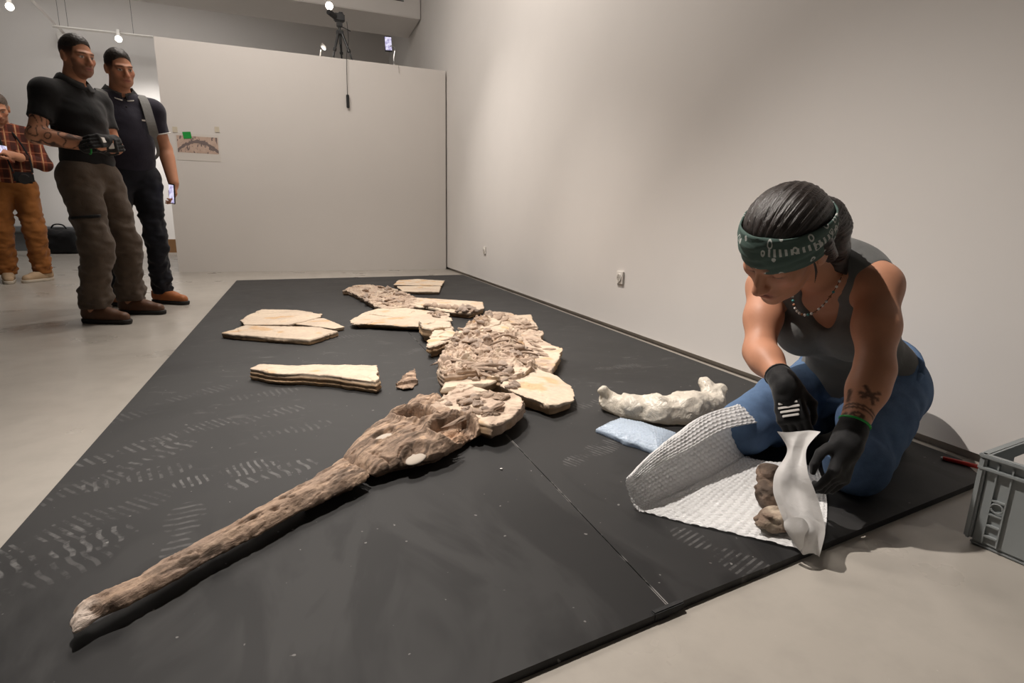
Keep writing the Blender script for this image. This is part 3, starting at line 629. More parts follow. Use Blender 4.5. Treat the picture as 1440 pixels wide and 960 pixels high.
o, me, vv, fr = skull_piece('fossil_snout', [(91, 873), (101, 853), (117, 844), (135, 840), (199, 806), (268, 767), (320, 740), (383, 705), (430, 678), (473, 651), (486, 648)], [(97, 893), (116, 885), (140, 868), (164, 857), (226, 828), (282, 793), (358, 755), (407, 727), (476, 693), (516, 675), (521, 668)], .0028, (tipw, endw), prof_snout, det_snout, 'long narrow brown fossil snout with a pale broken tip')
def bone_colour(vv, seed, grey=0.35):
    s = fbm(vv[:, 0]*7+seed, vv[:, 1]*70, vv[:, 2]*30, 4); w = sstep(-.5, .5, s)[:, None]
    c = BROWN*1.15*(1-w)+UMBER*1.15*w
    hi = sstep(.25, .6, fbm(vv[:, 0]*28+seed, vv[:, 1]*60, vv[:, 2]*20, 3))[:, None]*.6; c = c*(1-hi)+np.array(srgb(212, 180, 152))*hi
    gr = sstep(.1, .5, fbm(vv[:, 0]*9, vv[:, 1]*14+seed, 2., 3))[:, None]*grey; c = c*(1-gr)+np.array(srgb(140, 124, 114))*gr
    dk = sstep(.15, .5, fbm(vv[:, 0]*20+5, vv[:, 1]*90, 3., 3))[:, None]*.7; return c*(1-dk)+DARK*dk
c = bone_colour(vv, 1.0); w = (sstep(.055, .020, vv[:, 0])*sstep(-.3, .1, vnoise(vv[:, 0]*50, vv[:, 1]*50, vv[:, 2]*50)+.3))[:, None]*.95
setcol(me, c*(1-w)+np.array(srgb(244, 226, 212))*w); S['snout'] = o
M['bone_sk'] = M['bone']
frs = (endw, nrm(backw-endw), None); frs = (frs[0], frs[1], np.array([-frs[1][1], frs[1][0]]))
L2 = lambda px, py, z=.09: loc2(frs, px, py, z)
FEN = [(L2(585, 588), .060, .066), (L2(637, 602), .088, .060)]; ORB = [(L2(541, 615), .040, .022), (L2(585, 632), .044, .024)]
def prof_skull(X, Y, d2): return .052+.040*(1-np.exp(np.minimum(d2, 0)/.022))+.012*sstep(.0, .2, X)
def det_skull(X, Y):
    a = .005*fbm(X*12, Y*45, 1.5, 4)+.003*fbm(X*45, Y*90, 4.5, 3)
    for i, (c, ru, rv) in enumerate(FEN):
        e = np.sqrt(((X-c[0])/ru)**2+((Y-c[1])/rv)**2)*(1+.18*vnoise(X*18+i, Y*18, 2))
        a = a-.046*(1-sstep(.86, 1.0, e))+.014*np.exp(-((e-1.14)/.13)**2)
        a = a+(.020*(.5+.5*np.sin(e*9+2*vnoise(X*14, Y*14, 3))))*(1-sstep(.6, .95, e))
    for c, ru, rv in ORB:
        e = np.sqrt(((X-c[0])/ru)**2+((Y-c[1])/rv)**2); a = a-.010*(1-sstep(.85, 1.15, e))+.004*np.exp(-((e-1.3)/.2)**2)
    c2 = np.abs(Y-.01*np.sin(X*18)-.02*vnoise(X*12, .3, 1)+.02); a = a+.006*np.exp(-(c2/.012)**2)*sstep(.1, .25, X)
    lump = fbm(X*16, Y*16, 6.1, 3); a = a+.014*sstep(.2, .34, X)*lump
    cr = np.abs(fbm(X*9+3, Y*13, 8.2, 3)); a = a-.012*(1-sstep(.0, .05, cr))*sstep(-.25, .25, vnoise(X*7, Y*9, 3))
    cr = np.abs(fbm(X*5+9, Y*40, 2.2, 3)); a = a-.006*(1-sstep(.0, .06, cr))
    f1, ed, r1, r2, ox, oy = worley(X*16+.5*vnoise(X*20, Y*20, 1), Y*28, 5); a = a+.006*(r1-.5)*sstep(0, .2, ed)+.004*(ox*(r2-.5))
    return a
o, me, vv, fr = skull_piece('fossil_skull', [(487, 649), (477, 647), (492, 629), (510, 613), (527, 600), (540, 594), (565, 577), (575, 569), (587, 561), (602, 565), (620, 560), (622, 570), (614, 582)], [(522, 668), (527, 667), (557, 657), (602, 647), (625, 641), (652, 626), (675, 612), (690, 602), (676, 600), (655, 594), (636, 589)], .0030, (endw, backw), prof_skull, det_skull, 'broad brown fossil skull with two pale filled eye openings')
c = bone_colour(vv, 4.0, .6)
for i, (cc, ru, rv) in enumerate(FEN):
    e = np.sqrt(((vv[:, 0]-cc[0])/ru)**2+((vv[:, 1]-cc[1])/rv)**2); w = (1-sstep(.5, .8, e))[:, None]*.75; c = c*(1-w)+np.array(srgb(196, 160, 132))*w
dkp = L2(618, 634); e = np.hypot((vv[:, 0]-dkp[0])/.05, (vv[:, 1]-dkp[1])/.03); w = (1-sstep(.6, 1.1, e))[:, None]*.75; c = c*(1-w)+DARK*w
setcol(me, c); S['skull'] = o
from mathutils.bvhtree import BVHTree
bvs = BVHTree.FromPolygons([v.co for v in o.data.vertices], [p.vertices for p in o.data.polygons])
for cc, ru, rv in ORB:
    hs_ = [bvs.ray_cast(Vector((cc[0]+a_*ru*.6, cc[1]+b_*rv*.6, .5)), Vector((0, 0, -1))) for a_, b_ in ((0, 0), (1, 0), (-1, 0), (0, 1), (0, -1))]
    hs_ = [h for h in hs_ if h[0] is not None]; zc = sum(h[0].z for h in hs_)/len(hs_); nn = Vector((0, 0, 0))
    for h in hs_: nn += h[1]
    m = MB(); m.sph((0, 0, 0), (ru*.85, rv*.85, .006), 3); f = m.build('eye_filler', M['fill'], o, True, (cc[0], cc[1], zc-.002)); f.rotation_mode = 'QUATERNION'; f.rotation_quaternion = Vector((0, 0, 1)).rotation_difference((Vector((0, 0, 2.5))+nn.normalized()).normalized())
# ---- loose bones lying in the matrix: each one a part of its slab
def bone_mesh(i):
    r = np.random.default_rng(40+i); g = bmesh.new(); bmesh.ops.create_icosphere(g, subdivisions=2, radius=1)
    me = bpy.data.meshes.new('bone'); g.to_mesh(me); g.free(); v = mverts(me)
    st = [(1, .5, .45), (1.6, .28, .25), (1, .8, .35), (.8, .7, .6), (2.0, .20, .18), (1.2, .55, .25)][i % 6]
    n = 1+.38*vnoise(v[:, 0]*1.7+i*9, v[:, 1]*1.7, v[:, 2]*1.7)+.16*vnoise(v[:, 0]*4+i, v[:, 1]*4, v[:, 2]*4)
    if i % 6 in (1, 4): n = n*(1+.5*np.abs(v[:, 0])**3)
    v = v*n[:, None]*np.array(st)
    if i % 6 in (1, 4): v[:, 2] += .12*(1-v[:, 0]**2); v[:, 1] += .15*v[:, 0]**2
    me.vertices.foreach_set('co', v.astype(np.float32).ravel()); me.update(); 
    k = (.5+.5*vnoise(v[:, 0]*3+i, v[:, 1]*3, v[:, 2]*3))[:, None]
    base = [GREY*.98, UMBER*.5+GREY*.45, np.array(srgb(178, 156, 138))][i % 3]; setcol(me, np.clip(base*(.95+.25*k), 0, 1)); me.materials.append(M['bone'])
    for p in me.polygons: p.use_smooth = (i % 2 == 0)
    return me
BM = [bone_mesh(i) for i in range(12)]
from mathutils.bvhtree import BVHTree
bpy.context.view_layer.update()
def strew(key, spots, zs):
    o = S[key]; bpy.context.view_layer.update(); me = o.data
    bvh = BVHTree.FromPolygons([v.co for v in me.vertices], [p.vertices for p in me.polygons]); inv = o.matrix_world.inverted()
    for px, py, size, kind, ang in spots:
        w = P(px, py, zs); l = inv @ Vector(w); hit = bvh.ray_cast(Vector((l.x, l.y, .5)), Vector((0, 0, -1)))
        if hit[0] is None or hit[0].z < .04: continue
        b = obj('bone', BM[kind], None, o, (l.x, l.y, hit[0].z+size*.10)); b.scale = (size, size, size); b.rotation_euler = (random.uniform(-.35, .35), random.uniform(-.35, .35), ang)
def cluster(cx, cy, rx, ry, n, s0, s1, ang=None, kinds=(0, 2, 3, 5, 6, 8, 9, 11, 0, 2, 3, 5, 7)):
    out = []
    for i in range(n):
        a = random.uniform(0, 6.28); r = math.sqrt(random.random()); out.append((cx+rx*r*math.cos(a), cy+ry*r*math.sin(a), random.uniform(s0, s1), random.choice(list(kinds)), random.uniform(0, 6.28) if ang is None else ang+random.gauss(0, .35)))
    return out
strew('neck', cluster(676, 572, 28, 20, 34, .014, .030)+cluster(692, 553, 16, 8, 14, .014, .026)+cluster(640, 572, 22, 10, 7, .010, .018)+[(708, 562, .03, 1, .6), (690, 582, .04, 7, .5), (660, 583, .035, 7, .9), (700, 575, .03, 4, .7)], .095)
strew('torso', cluster(672, 480, 34, 22, 46, .018, .038)+cluster(690, 520, 30, 9, 30, .016, .032)+cluster(720, 500, 22, 18, 18, .02, .036)+[(650+i*5, 512+i*2.2, .045, 4, -.4) for i in range(6)]+[(705+i*5, 470+i*6, .035, 10, 2.4+.1*i) for i in range(6)], .105)
strew('ribs', [(752+i*3, 482+i*6, .032, 4, -1.1) for i in range(4)]+cluster(755, 492, 20, 12, 6, .016, .03, -.9), .075)
strew('upper', cluster(695, 448, 14, 8, 12, .025, .05)+cluster(735, 457, 18, 7, 8, .022, .035, -.5, (1, 2, 7, 5)), .08)
strew('tailplank', [(602+i*10, 430+i*1.2, .045, 2, 1.2) for i in range(5)]+cluster(655, 436, 18, 4, 14, .028, .055), .06)
strew('tail', cluster(540, 417, 45, 12, 40, .022, .048), .06)
strew('left', cluster(672, 532, 14, 6, 6, .014, .024), .085)
strew('right', cluster(716, 544, 8, 8, 6, .014, .028)+[(718, 538, .03, 4, .1), (722, 534, .03, 4, .1)], .07)
strew('lower', cluster(615, 442, 16, 4, 10, .02, .04), .06)
strew('snout', cluster(110, 868, 9, 10, 0, .005, .01), .07)

# ================================================================== people
SKIN = np.array(srgb(206, 150, 118)); LIP = np.array(srgb(168, 92, 80))
M['skin'] = colmat('skin', .5, .35, 260, .12, .0012, .06, 20)
def fur_mat(name, c0, c1, rough, sc=(1, 1, 1)):
    n = NT(name); v = n.coord(); a = n.attr('tuv').outputs['Vector']; f = n.noise(n.mapping(a, sc=sc), 1, 4, .6)
    n.set(col=n.mix(n.ramp(f, [(.3, 0), (.7, 1)]), c0, c1), rough=rough, spec=.6); n.bump(f, .6, .004); return n.m
def head_sdf(G, c, R, s=1., neck=None, nr=(.055, .06), fem=False, ears=True, rel=0):
    c = np.asarray(c, float); T = lambda x, y, z: c+R@(np.array([x, y, z])*s)
    G.ell(T(0, -.012, .035), np.array((.074, .095, .085))*s, R, .01)
    G.ell(T(0, .036, -.03), np.array((.060, .062, .084))*s, R, .03)
    G.ell(T(0, .040, -.078), np.array((.047 if fem else .053, .052, .038))*s, R, .025)
    G.ell(T(0, .080, -.100), np.array((.019, .015, .015))*s, R, .02)
    for k in (-1, 1):
        G.ell(T(k*.046, .058, -.022), np.array((.020, .026, .022))*s, R, .02)
        G.cap(T(k*.012, .095, .020), T(k*.046, .078, .022), .009*s, .007*s, .018)
        G.ell(T(k*.031, .106, -.001), np.array((.021, .018, .014))*s, R, .014, sub=True)
        G.ell(T(k*.031, .0795, -.002), .0130*s, R, .004)
        G.cap(T(k*.020, .092, .008), T(k*.043, .086, .006), .0045*s, .004*s, .006)       # upper lid
        G.ell(T(k*.0115, .106, -.040), np.array((.008, .011, .008))*s, R, .008)
        if ears: G.ell(T(k*.077, -.008, -.008), np.array((.010, .020, .032))*s, R@np.array(Matrix.Rotation(.25, 3, 'X')), .008); 
        if ears: G.ell(T(k*.088, -.004, -.006), np.array((.007, .010, .017))*s, R, .006, sub=True)
    G.cap(T(0, .092, .012), T(0, .119, -.034), .0085*s, .0125*s, .012)
    G.cap(T(-.020, .090, -.063), T(.020, .090, -.063), .0085*s, None, .012); G.cap(T(-.012, .0955, -.073), T(.012, .0955, -.073), .0075*s, None, .01)
    G.cap(T(-.024, .103, -.0665), T(.024, .103, -.0665), .0030*s, None, .004, sub=True)
    if neck is not None: G.cap(T(0, -.018, -.05), neck, nr[0]*s, nr[1]*s, .035)
def head_cols(vv, col, c, R, s, brow, beard=None, bd=.0, iris=srgb(60, 40, 25), skin=SKIN, closed=False, fade=None):
    q = (vv-np.asarray(c))@R/s; x, y, z = np.abs(q[:, 0]), q[:, 1], q[:, 2]
    near = (y > .04) & (np.abs(z) < .14) & (x < .09)
    def put(w, cc): 
        w = (w*near)[:, None]; col[:] = col*(1-w)+np.asarray(cc)*w
    put(np.exp(-(((x-.045)/.02)**2+((z+.03)/.022)**2))*.30, np.array(srgb(205, 120, 96)))
    put(np.exp(-((x/.015)**2+((z+.036)/.016)**2))*(y > .1)*.3, np.array(srgb(205, 120, 96)))
    if beard is not None:
        m = sstep(-.035, -.062, z+.25*np.maximum(x-.045, 0)*0)*sstep(.118, .10, -z*0+.0); m = sstep(-.040, -.060, z-.9*np.maximum(x-.03, 0)); put(m*bd, beard)
        put(np.exp(-((x/.03)**2+((z+.050)/.009)**2))*bd*(y > .08), beard)
    put(np.exp(-((x/.022)**2+((z+.0665)/.011)**2)**2)*(y > .08)*.7, LIP)
    put(np.exp(-((x/.026)**2+((z+.0667)/.0032)**2)**2)*(y > .075)*.75, np.array(srgb(80, 40, 35)))
    bl = z-(.0215-.10*np.maximum(x-.03, 0)-.18*np.maximum(.02-x, 0)); put(np.exp(-(((x-.032)/.021)**4+(bl/.0055)**2))*.9, brow)
    if fade is not None:
        front = .062-.30*np.maximum(x-.03, 0)+.25*np.maximum(z-.06, 0)
        hl = sstep(-.040, .035, z)*sstep(front+.004, front-.006, y)*sstep(.0800, .0765, x); w = (hl*.97)[:, None]; col[:] = col*(1-w)+np.asarray(fade)*w
    ey = np.hypot((x-.031)/.0145, (z+.0015)/.0068); put((1-sstep(.75, 1.1, ey))*(y > .07)*(0 if closed else 1), np.array(srgb(205, 195, 188)))
    put((1-sstep(.0045, .0065, np.hypot(x-.0305, z+.001)))*(y > .07)*(0 if closed else 1), np.array(iris))
    put(np.exp(-(((x-.031)/.016)**4+((z-(.0062 if not closed else -.0075))/.0026)**2))*(y > .07)*.85, np.array(srgb(45, 30, 25)))
    put(np.exp(-(((x-.031)/.017)**4+((z+.012)/.005)**2))*.25, np.array(srgb(140, 85, 70)))
def hand_sdf(G, wr, d, n, side, s=1., curl=(.5, .6, .4), spread=.05, fist=False, thumb=.5, k=.006):
    """d: wrist->knuckles, n: back of the hand, side=+1 thumb toward d x n"""
    d = nrm(d); n = nrm(np.asarray(n)-d*(np.asarray(n)@d)); t = np.cross(d, n)*side; wr = np.asarray(wr, float)
    pt = lambda a, b, c: wr+(d*a+t*b+n*c)*s
    G.cap(pt(-.01, 0, 0), pt(.03, 0, 0), .025*s, .028*s, .015)
    for b in (-.026, -.009, .009, .026): G.cap(pt(.02, b*.7, 0), pt(.085, b, .002), .014*s, .0125*s, .012)
    for i, (b, L) in enumerate(((.027, 1.), (.009, 1.1), (-.009, 1.03), (-.026, .84))):
        p = pt(.088, b, .002); a = 0; dirb = d+t*b*spread*10
        for j, (l, r) in enumerate(((.042, .0095), (.027, .0085), (.021, .0075))):
            a += curl[j]*(1+.12*i); q = p+nrm(nrm(dirb)*math.cos(a)-n*math.sin(a))*l*L*s; G.cap(p, q, r*s, r*.93*s, k*.6); p = q
    p = pt(.022, .026, -.006); q = pt(.055, .026+.030*(1-thumb*.5), -.018-.012*thumb); G.cap(p, q, .014*s, .011*s, .012)
    q2 = q+(d*.030+t*(.010-.022*thumb)-n*.010*thumb)*s; G.cap(q, q2, .0105*s, .0085*s, .006); G.cap(q2, q2+(d*.016-t*.008*thumb)*s, .0085*s, .0072*s, .005)
def folds(G, a, b, freq, amp, ph=0, tw=2.2, band=.02, mask=None):
    """cloth creases running round a limb from a to b"""
    a = np.asarray(a); b = np.asarray(b); ab = b-a; L = ab@ab; u = nrm(ab); e1 = nrm(np.cross(u, (0.3, .5, .81))); e2 = np.cross(u, e1)
    def fn(x, y, z):
        qx, qy, qz = x-a[0], y-a[1], z-a[2]; t = (qx*ab[0]+qy*ab[1]+qz*ab[2])/L
        p1 = qx*e1[0]+qy*e1[1]+qz*e1[2]; p2 = qx*e2[0]+qy*e2[1]+qz*e2[2]; an = np.arctan2(p2, p1); rr = np.hypot(p1, p2)
        w = sstep(-.02, .1, t)*sstep(1.02, .9, t)*sstep(.2, .14, rr)
        m = 1 if mask is None else mask(t)
        la = t*math.sqrt(L)*freq*3.2
        return -amp*m*w*(.9*vnoise(la+.9*np.sin(an+ph)*tw*.5, np.cos(an)*1.3+ph, np.sin(an)*1.3)+.5*vnoise(la*2.1+7, np.cos(an)*2.2+ph, np.sin(an)*2.2+1.6*t))
    G.noise(fn, band)
def person_body_cols(me, arms=None, skin=SKIN):
    vv = mverts(me); col = np.tile(np.asarray(skin), (len(vv), 1)); n = .5+.5*fbm(vv[:, 0]*9, vv[:, 1]*9, vv[:, 2]*9, 3)
    return vv, col*(.94+.12*n[:, None])
def shoe_sdf(name, ank, hd, size, boot, m_up, m_sole, parent, pitch=0):
    """ankle point above floor (z=0), heading hd"""
    hd = nrm((hd[0], hd[1], 0)); sd = np.array([hd[1], -hd[0], 0]); ank = np.array([ank[0], ank[1], 0.]); L = size
    R = np.stack([sd, hd, (0, 0, 1)], 1); T = lambda f, h: ank+hd*f*L+V3(0, 0, h)
    g = Grid(ank-.36*L/.3-V3(0, 0, .0), ank+.36*L/.3+V3(0, 0, .2), .005)
    g.cap(T(-.18, .055), T(.1, .055), .042, .045, .03); g.cap(T(.1, .055), T(.62, .042), .046, .036, .03)
    g.cap(T(-.14, .07), T(-.16, .16 if boot else .105), .044, .047, .03); g.cap(T(.05, .09), T(.35, .06), .036, .034, .03)
    g.plane((0, 0, .022), (0, 0, -1)); g.plane((0, 0, .15 if boot else .10), (0, 0, 1))
    st = obj('shoe', g.mesh('shoe'), m_up, parent)
    g2 = Grid(ank-.4*L/.3-V3(0, 0, .02), ank+.4*L/.3+V3(0, 0, .06), .005)
    g2.cap(T(-.18, .02), T(.1, .02), .047, .048, .02); g2.cap(T(.1, .02), T(.64, .02), .051, .041, .02); g2.plane((0, 0, .030), (0, 0, 1)); g2.plane((0, 0, .0), (0, 0, -1))
    obj('sole', g2.mesh('sole'), m_sole, st)
    lc = MB()
    for i in range(4):
        f = .08+.075*i; z = .128-.018*i; p = T(f, z); lc.tube([p-sd*.026, p+V3(0, 0, .006), p+sd*.026], .0028, 5)
    obj('laces', bpy.data.meshes.new('l')) if False else lc.build('laces', M['lace'], st)
    return st
M['lace'] = simple('lace', srgb(70, 55, 45), .8)
M['black_cloth'] = cloth('black_cloth', (.010, .010, .011)); M['navy_cloth'] = cloth('navy_cloth', srgb(42, 40, 52)); M['dark_jeans'] = cloth('dark_jeans', srgb(28, 30, 38))
M['brown_cloth'] = cloth('brown_cloth', srgb(86, 74, 64), fold=22); M['ochre_cloth'] = cloth('ochre_cloth', srgb(140, 88, 42), fold=22); M['boot'] = simple('boot_leather', srgb(98, 66, 46), .55, .3, 25, .3)
M['tan_shoe'] = simple('tan_leather', srgb(172, 104, 58), .6, .2, 30, .2); M['beige_shoe'] = simple('beige_shoe', srgb(176, 150, 120), .7, .15, 30, .2)
M['sole_dark'] = simple('sole_dark', (.02, .018, .016), .8); M['sole_pale'] = simple('sole_pale', srgb(190, 180, 165), .7); M['white_cloth'] = cloth('white_cloth', srgb(220, 216, 212)); M['grey_cloth'] = cloth('grey_cloth', srgb(126, 126, 124))
M['glove'] = cloth('black_glove', (.012, .012, .013), .7)
def short_hair(name, c, R, s, parent, col, thick=.0045, fade=True):
    G = Grid(np.asarray(c)-.16*s, np.asarray(c)+.17*s, .004); T = lambda x, y, z: np.asarray(c)+R@(np.array([x, y, z])*s)
    G.ell(T(0, -.013, .037), np.array((.0745, .0955, .0855+thick))*s, R, .01); G.ell(T(0, .012, .076), np.array((.054, .066, .048+thick*.5))*s, R, .02)
    G.plane(T(0, .074, .075), R@V3(0, .86, -.51)); G.plane(T(0, .0, .045), R@V3(0, -.15, -.98))
    G.noise(lambda x, y, z: .0018*vnoise(x*140, y*140, z*140), .012)
    me = G.mesh(name); v = mverts(me); q = (v-np.asarray(c))@R/s
    setvec(me, np.stack([q[:, 0]*160, q[:, 1]*40, q[:, 2]*160], 1))
    return obj(name, me, col, parent)
M['hair_dark'] = fur_mat('dark_hair', (.008, .006, .005), (.035, .024, .017), .5); M['hair_brown'] = fur_mat('brown_hair', (.012, .008, .006), (.05, .032, .022), .55); M['hair_grey'] = fur_mat('cropped_grey_hair', srgb(70, 58, 50), srgb(110, 95, 84), .7)
def man(name, loc, rz, sc, J, cfg):
    root = empty(name, loc, rz); root.scale = (1, 1, 1)
    A = {k: np.asarray(v, float)*sc for k, v in J.items()}
    hc = A['head']; RH = cfg['RH']; hs = cfg.get('hs', 1.)*sc
    lo = np.min(list(A.values()), 0)-.24; hi = np.max(list(A.values()), 0)+.26; lo[2] = -.01
    # body: one continuous figure
    G = Grid(lo, hi, .0065, {2: (hc[2]-.16, hc[2]+.16, .0042)})
    def torso(G, i, k=.05):
        lat = nrm(A['sr']-A['sl']); up = nrm((A['sr']+A['sl'])/2-A['pel']); fw = nrm(np.cross(up, lat)); up = np.cross(lat, fw); R = np.stack([lat, fw, up], 1); mid = (A['sr']+A['sl'])/2; b = cfg.get('belly', 0)
        G.ell(mid-up*.12*sc, np.array((.170+i, .112+i, .20+i))*sc, R, k); G.ell(mid*.45+A['pel']*.55+fw*(.01+b)*sc, np.array((.148+i+b*.4, .108+i+b, .20))*sc, R, k)
        G.cap(A['sl'], A['sr'], (.066+i)*sc, None, k); G.cap(mid+up*.045*sc, A['sl']+up*.0*sc, (.052+i)*sc, (.055+i)*sc, k); G.cap(mid+up*.045*sc, A['sr'], (.052+i)*sc, (.055+i)*sc, k)
        G.ell(mid-up*.10*sc+fw*.05*sc, np.array((.135+i, .065+i, .09))*sc, R, k)
        return R, mid
    torso(G, -.006); G.ell(A['pel'], np.array((.150, .11, .12))*sc, None, .05)
    for k in 'lr':
        G.chain([A['h'+k], A['k'+k], A['a'+k]], np.array([.080, .056, .040])*sc, .04); G.cap(A['k'+k]*.65+A['a'+k]*.35-V3(0, .02, 0), A['a'+k], .05*sc, .038*sc, .04)
        hd = cfg['toe'][k]; G.cap(A['a'+k]-V3(0, 0, .035), A['a'+k]+V3(hd[0]*.12, hd[1]*.12, -.045), .034*sc, .026*sc, .03)
        G.chain([A['s'+k], A['e'+k], A['w'+k]], np.array([.056, .043, .029])*sc, .03); G.cap(A['e'+k]*.75+A['w'+k]*.25, A['w'+k], .045*sc, .028*sc, .03)
        hn = cfg['hand'][k]; hand_sdf(G, A['w'+k], hn['d'], hn['n'], hn['side'], sc*hn.get('s', 1.), hn.get('curl', (.4, .5, .4)), thumb=hn.get('thumb', .5))
    head_sdf(G, hc, RH, hs, A['nk'], cfg.get('nr', (.056, .062)))
    me = G.mesh('body'); vv, col = person_body_cols(me, skin=cfg.get('skin', SKIN)); head_cols(vv, col, hc, RH, hs, cfg['brow'], cfg.get('beard'), cfg.get('bd', 0), fade=cfg.get('fade'))
    if 'tattoo' in cfg:
        a, b, c2 = A['sr'], A['er'], A['wr']
        def seg(p0, p1): 
            ab = p1-p0; tt = np.clip(((vv-p0)@ab)/(ab@ab), 0, 1); return np.linalg.norm(vv-p0-tt[:, None]*ab, axis=1), tt
        d1, t1 = seg(a, b); d2, t2 = seg(b, c2); w = np.maximum((d1 < .075)*(t1 > .5), (d2 < .07)*(t2 < .95)).astype(float)
        f = fbm(vv[:, 0]*13, vv[:, 1]*13, vv[:, 2]*13, 2); lines = 1-sstep(.22, .42, np.abs(np.sin(f*9))); g2 = sstep(.12, .3, fbm(vv[:, 0]*13+7, vv[:, 1]*13, vv[:, 2]*13, 2))
        w = w*np.maximum(lines*.9, g2*.75); col = col*(1-w[:, None])+np.array(srgb(38, 34, 36))*w[:, None]
    setcol(me, np.clip(col, 0, 1)); obj('body', me, M['skin'], root)
    # shirt
    G = Grid(lo, hi, .0065); R, mid = torso(G, cfg.get('fit', .008)); up = R[:, 2]; fw = R[:, 1]
    G.ell(A['pel']+V3(0, 0, .06)*sc, np.array((.160+cfg.get('belly', 0)*.3, .118+cfg.get('belly', 0)*.8, .14))*sc, None, .05)
    sl = cfg['sleeve']
    for k in 'lr':
        e = A['s'+k]+(A['e'+k]-A['s'+k])*min(sl, 1); G.cap(A['s'+k], e, .064*sc, .061*sc, .04)
        if sl > 1: G.cap(A['e'+k], A['e'+k]+(A['w'+k]-A['e'+k])*(sl-1), .060*sc, .045*sc, .03)
        ax = nrm(A['e'+k]-A['s'+k]) if sl <= 1 else nrm(A['w'+k]-A['e'+k]); end = e if sl <= 1 else A['e'+k]+(A['w'+k]-A['e'+k])*(sl-1)
        b = G.sl(end-.11, end+.11); x, y, z = G.xyz(b)
        pl = (x-end[0])*ax[0]+(y-end[1])*ax[1]+(z-end[2])*ax[2]; rr = np.sqrt(np.maximum((x-end[0])**2+(y-end[1])**2+(z-end[2])**2-pl**2, 0))
        G.D[b] = np.where(rr < .085, np.maximum(G.D[b], pl), G.D[b])
    hem = cfg['hem']*sc; x, y, z = G.xyz()
    keep = 0
    dh = hem-z+0*x+0*y
    # arms in front of the hem line stay, only the skirt of the shirt is cut
    G.D = np.where((np.hypot(x-A['pel'][0], y-A['pel'][1]) < .3), np.maximum(G.D, dh), G.D).astype(np.float32)
    for a_, b_, f_, am, ph in ((A['pel'], mid, 5, .006, 1), (A['sl'], A['el'], 4, .004, 0), (A['sr'], A['er'], 4, .004, 2)): folds(G, a_, b_, f_, am, ph)
    if sl > 1:
        for k in 'lr': folds(G, A['e'+k], A['w'+k], 5, .005, 1)
    nkp = A['nk']; vdir = nrm(hc-nkp)
    G.cap(nkp-vdir*.0+V3(0, 0, .012), hc, (.069)*sc, .075*sc, .006, sub=True)
    G.cap(nkp+fw*.06*sc+up*.02, nkp+fw*.115*sc-up*cfg.get('vneck', .06)*sc, .030*sc, .010*sc, .01, sub=True)
    sh = obj('shirt', G.mesh('shirt'), cfg['shirt'], root)
    if cfg.get('collar') is not None:
        cm = MB(); 
        for k in (-1, 1):
            ring = []; 
            for i in range(9):
                a = math.pi*(.04+.92*i/8); p = nkp+R[:, 0]*k*math.sin(a)*.078*sc+fw*(-math.cos(a)*.082+.004)*sc+up*(.045-.060*max(0, -math.cos(a)))*sc; ring.append(p)
            inn = ring; out = [p+(R[:, 0]*k*.030*math.sin(math.pi*(.04+.92*i/8))+fw*.016*(-math.cos(math.pi*(.04+.92*i/8)))-up*(.034+.012*i/8))*sc for i, p in enumerate(ring)]
            th = up*.004
            for rows in ((inn, out),):
                vs = [[cm.bm.verts.new(q+o_) for q in rr_] for rr_ in rows for o_ in (0, th)]
                i0, i1, o0, o1 = vs
                for i in range(8):
                    for q in ((i0[i], i0[i+1], o0[i+1], o0[i]), (i1[i], o1[i], o1[i+1], i1[i+1]), (o0[i], o0[i+1], o1[i+1], o1[i]), (i0[i], i1[i], i1[i+1], i0[i+1])): cm.bm.faces.new(q)
        cm.build('collar', cfg['collar'], sh, True)
    # trousers
    lo2 = lo.copy(); hi2 = hi.copy(); hi2[2] = A['pel'][2]+.2; G = Grid(lo2, hi2, .0065)
    G.ell(A['pel'], np.array((.160, .122, .14))*sc, None, .05)
    tl = cfg.get('leg', (.098, .078, .068))
    for k in 'lr':
        kn = A['k'+k]; an_ = A['a'+k]; G.chain([A['h'+k], kn, an_], np.array(tl)*sc, .03); G.cap(A['h'+k]-V3(0, .02, -.0), A['h'+k]*.6+kn*.4, .105*sc, .085*sc, .04)
        folds(G, A['h'+k], kn, 5, .011, 1.3); folds(G, kn, an_, 7, .016, .4, mask=lambda t: .5+.9*t); folds(G, (A['h'+k]+kn)/2, (kn+an_)/2, 6, .010, 2)
    G.plane((0, 0, cfg.get('cuff', .075)*sc), (0, 0, -1)); G.plane((0, 0, A['pel'][2]+.10*sc), (0, 0, 1))
    tr = obj('trousers', G.mesh('trousers'), cfg['trousers'], root)
    for k in 'lr': shoe_sdf('shoe', A['a'+k], cfg['toe'][k], .30*sc, cfg.get('boot', False), cfg['shoe'], cfg['sole'], root)
    short_hair('hair', hc, RH, hs, root, cfg['hair'], cfg.get('ht', .0042))
    return root, A, (R, mid, up, fw, nkp), sh, tr
def headR(yaw, pitch, roll=0): return np.array(Euler((pitch, roll, yaw), 'XYZ').to_matrix())

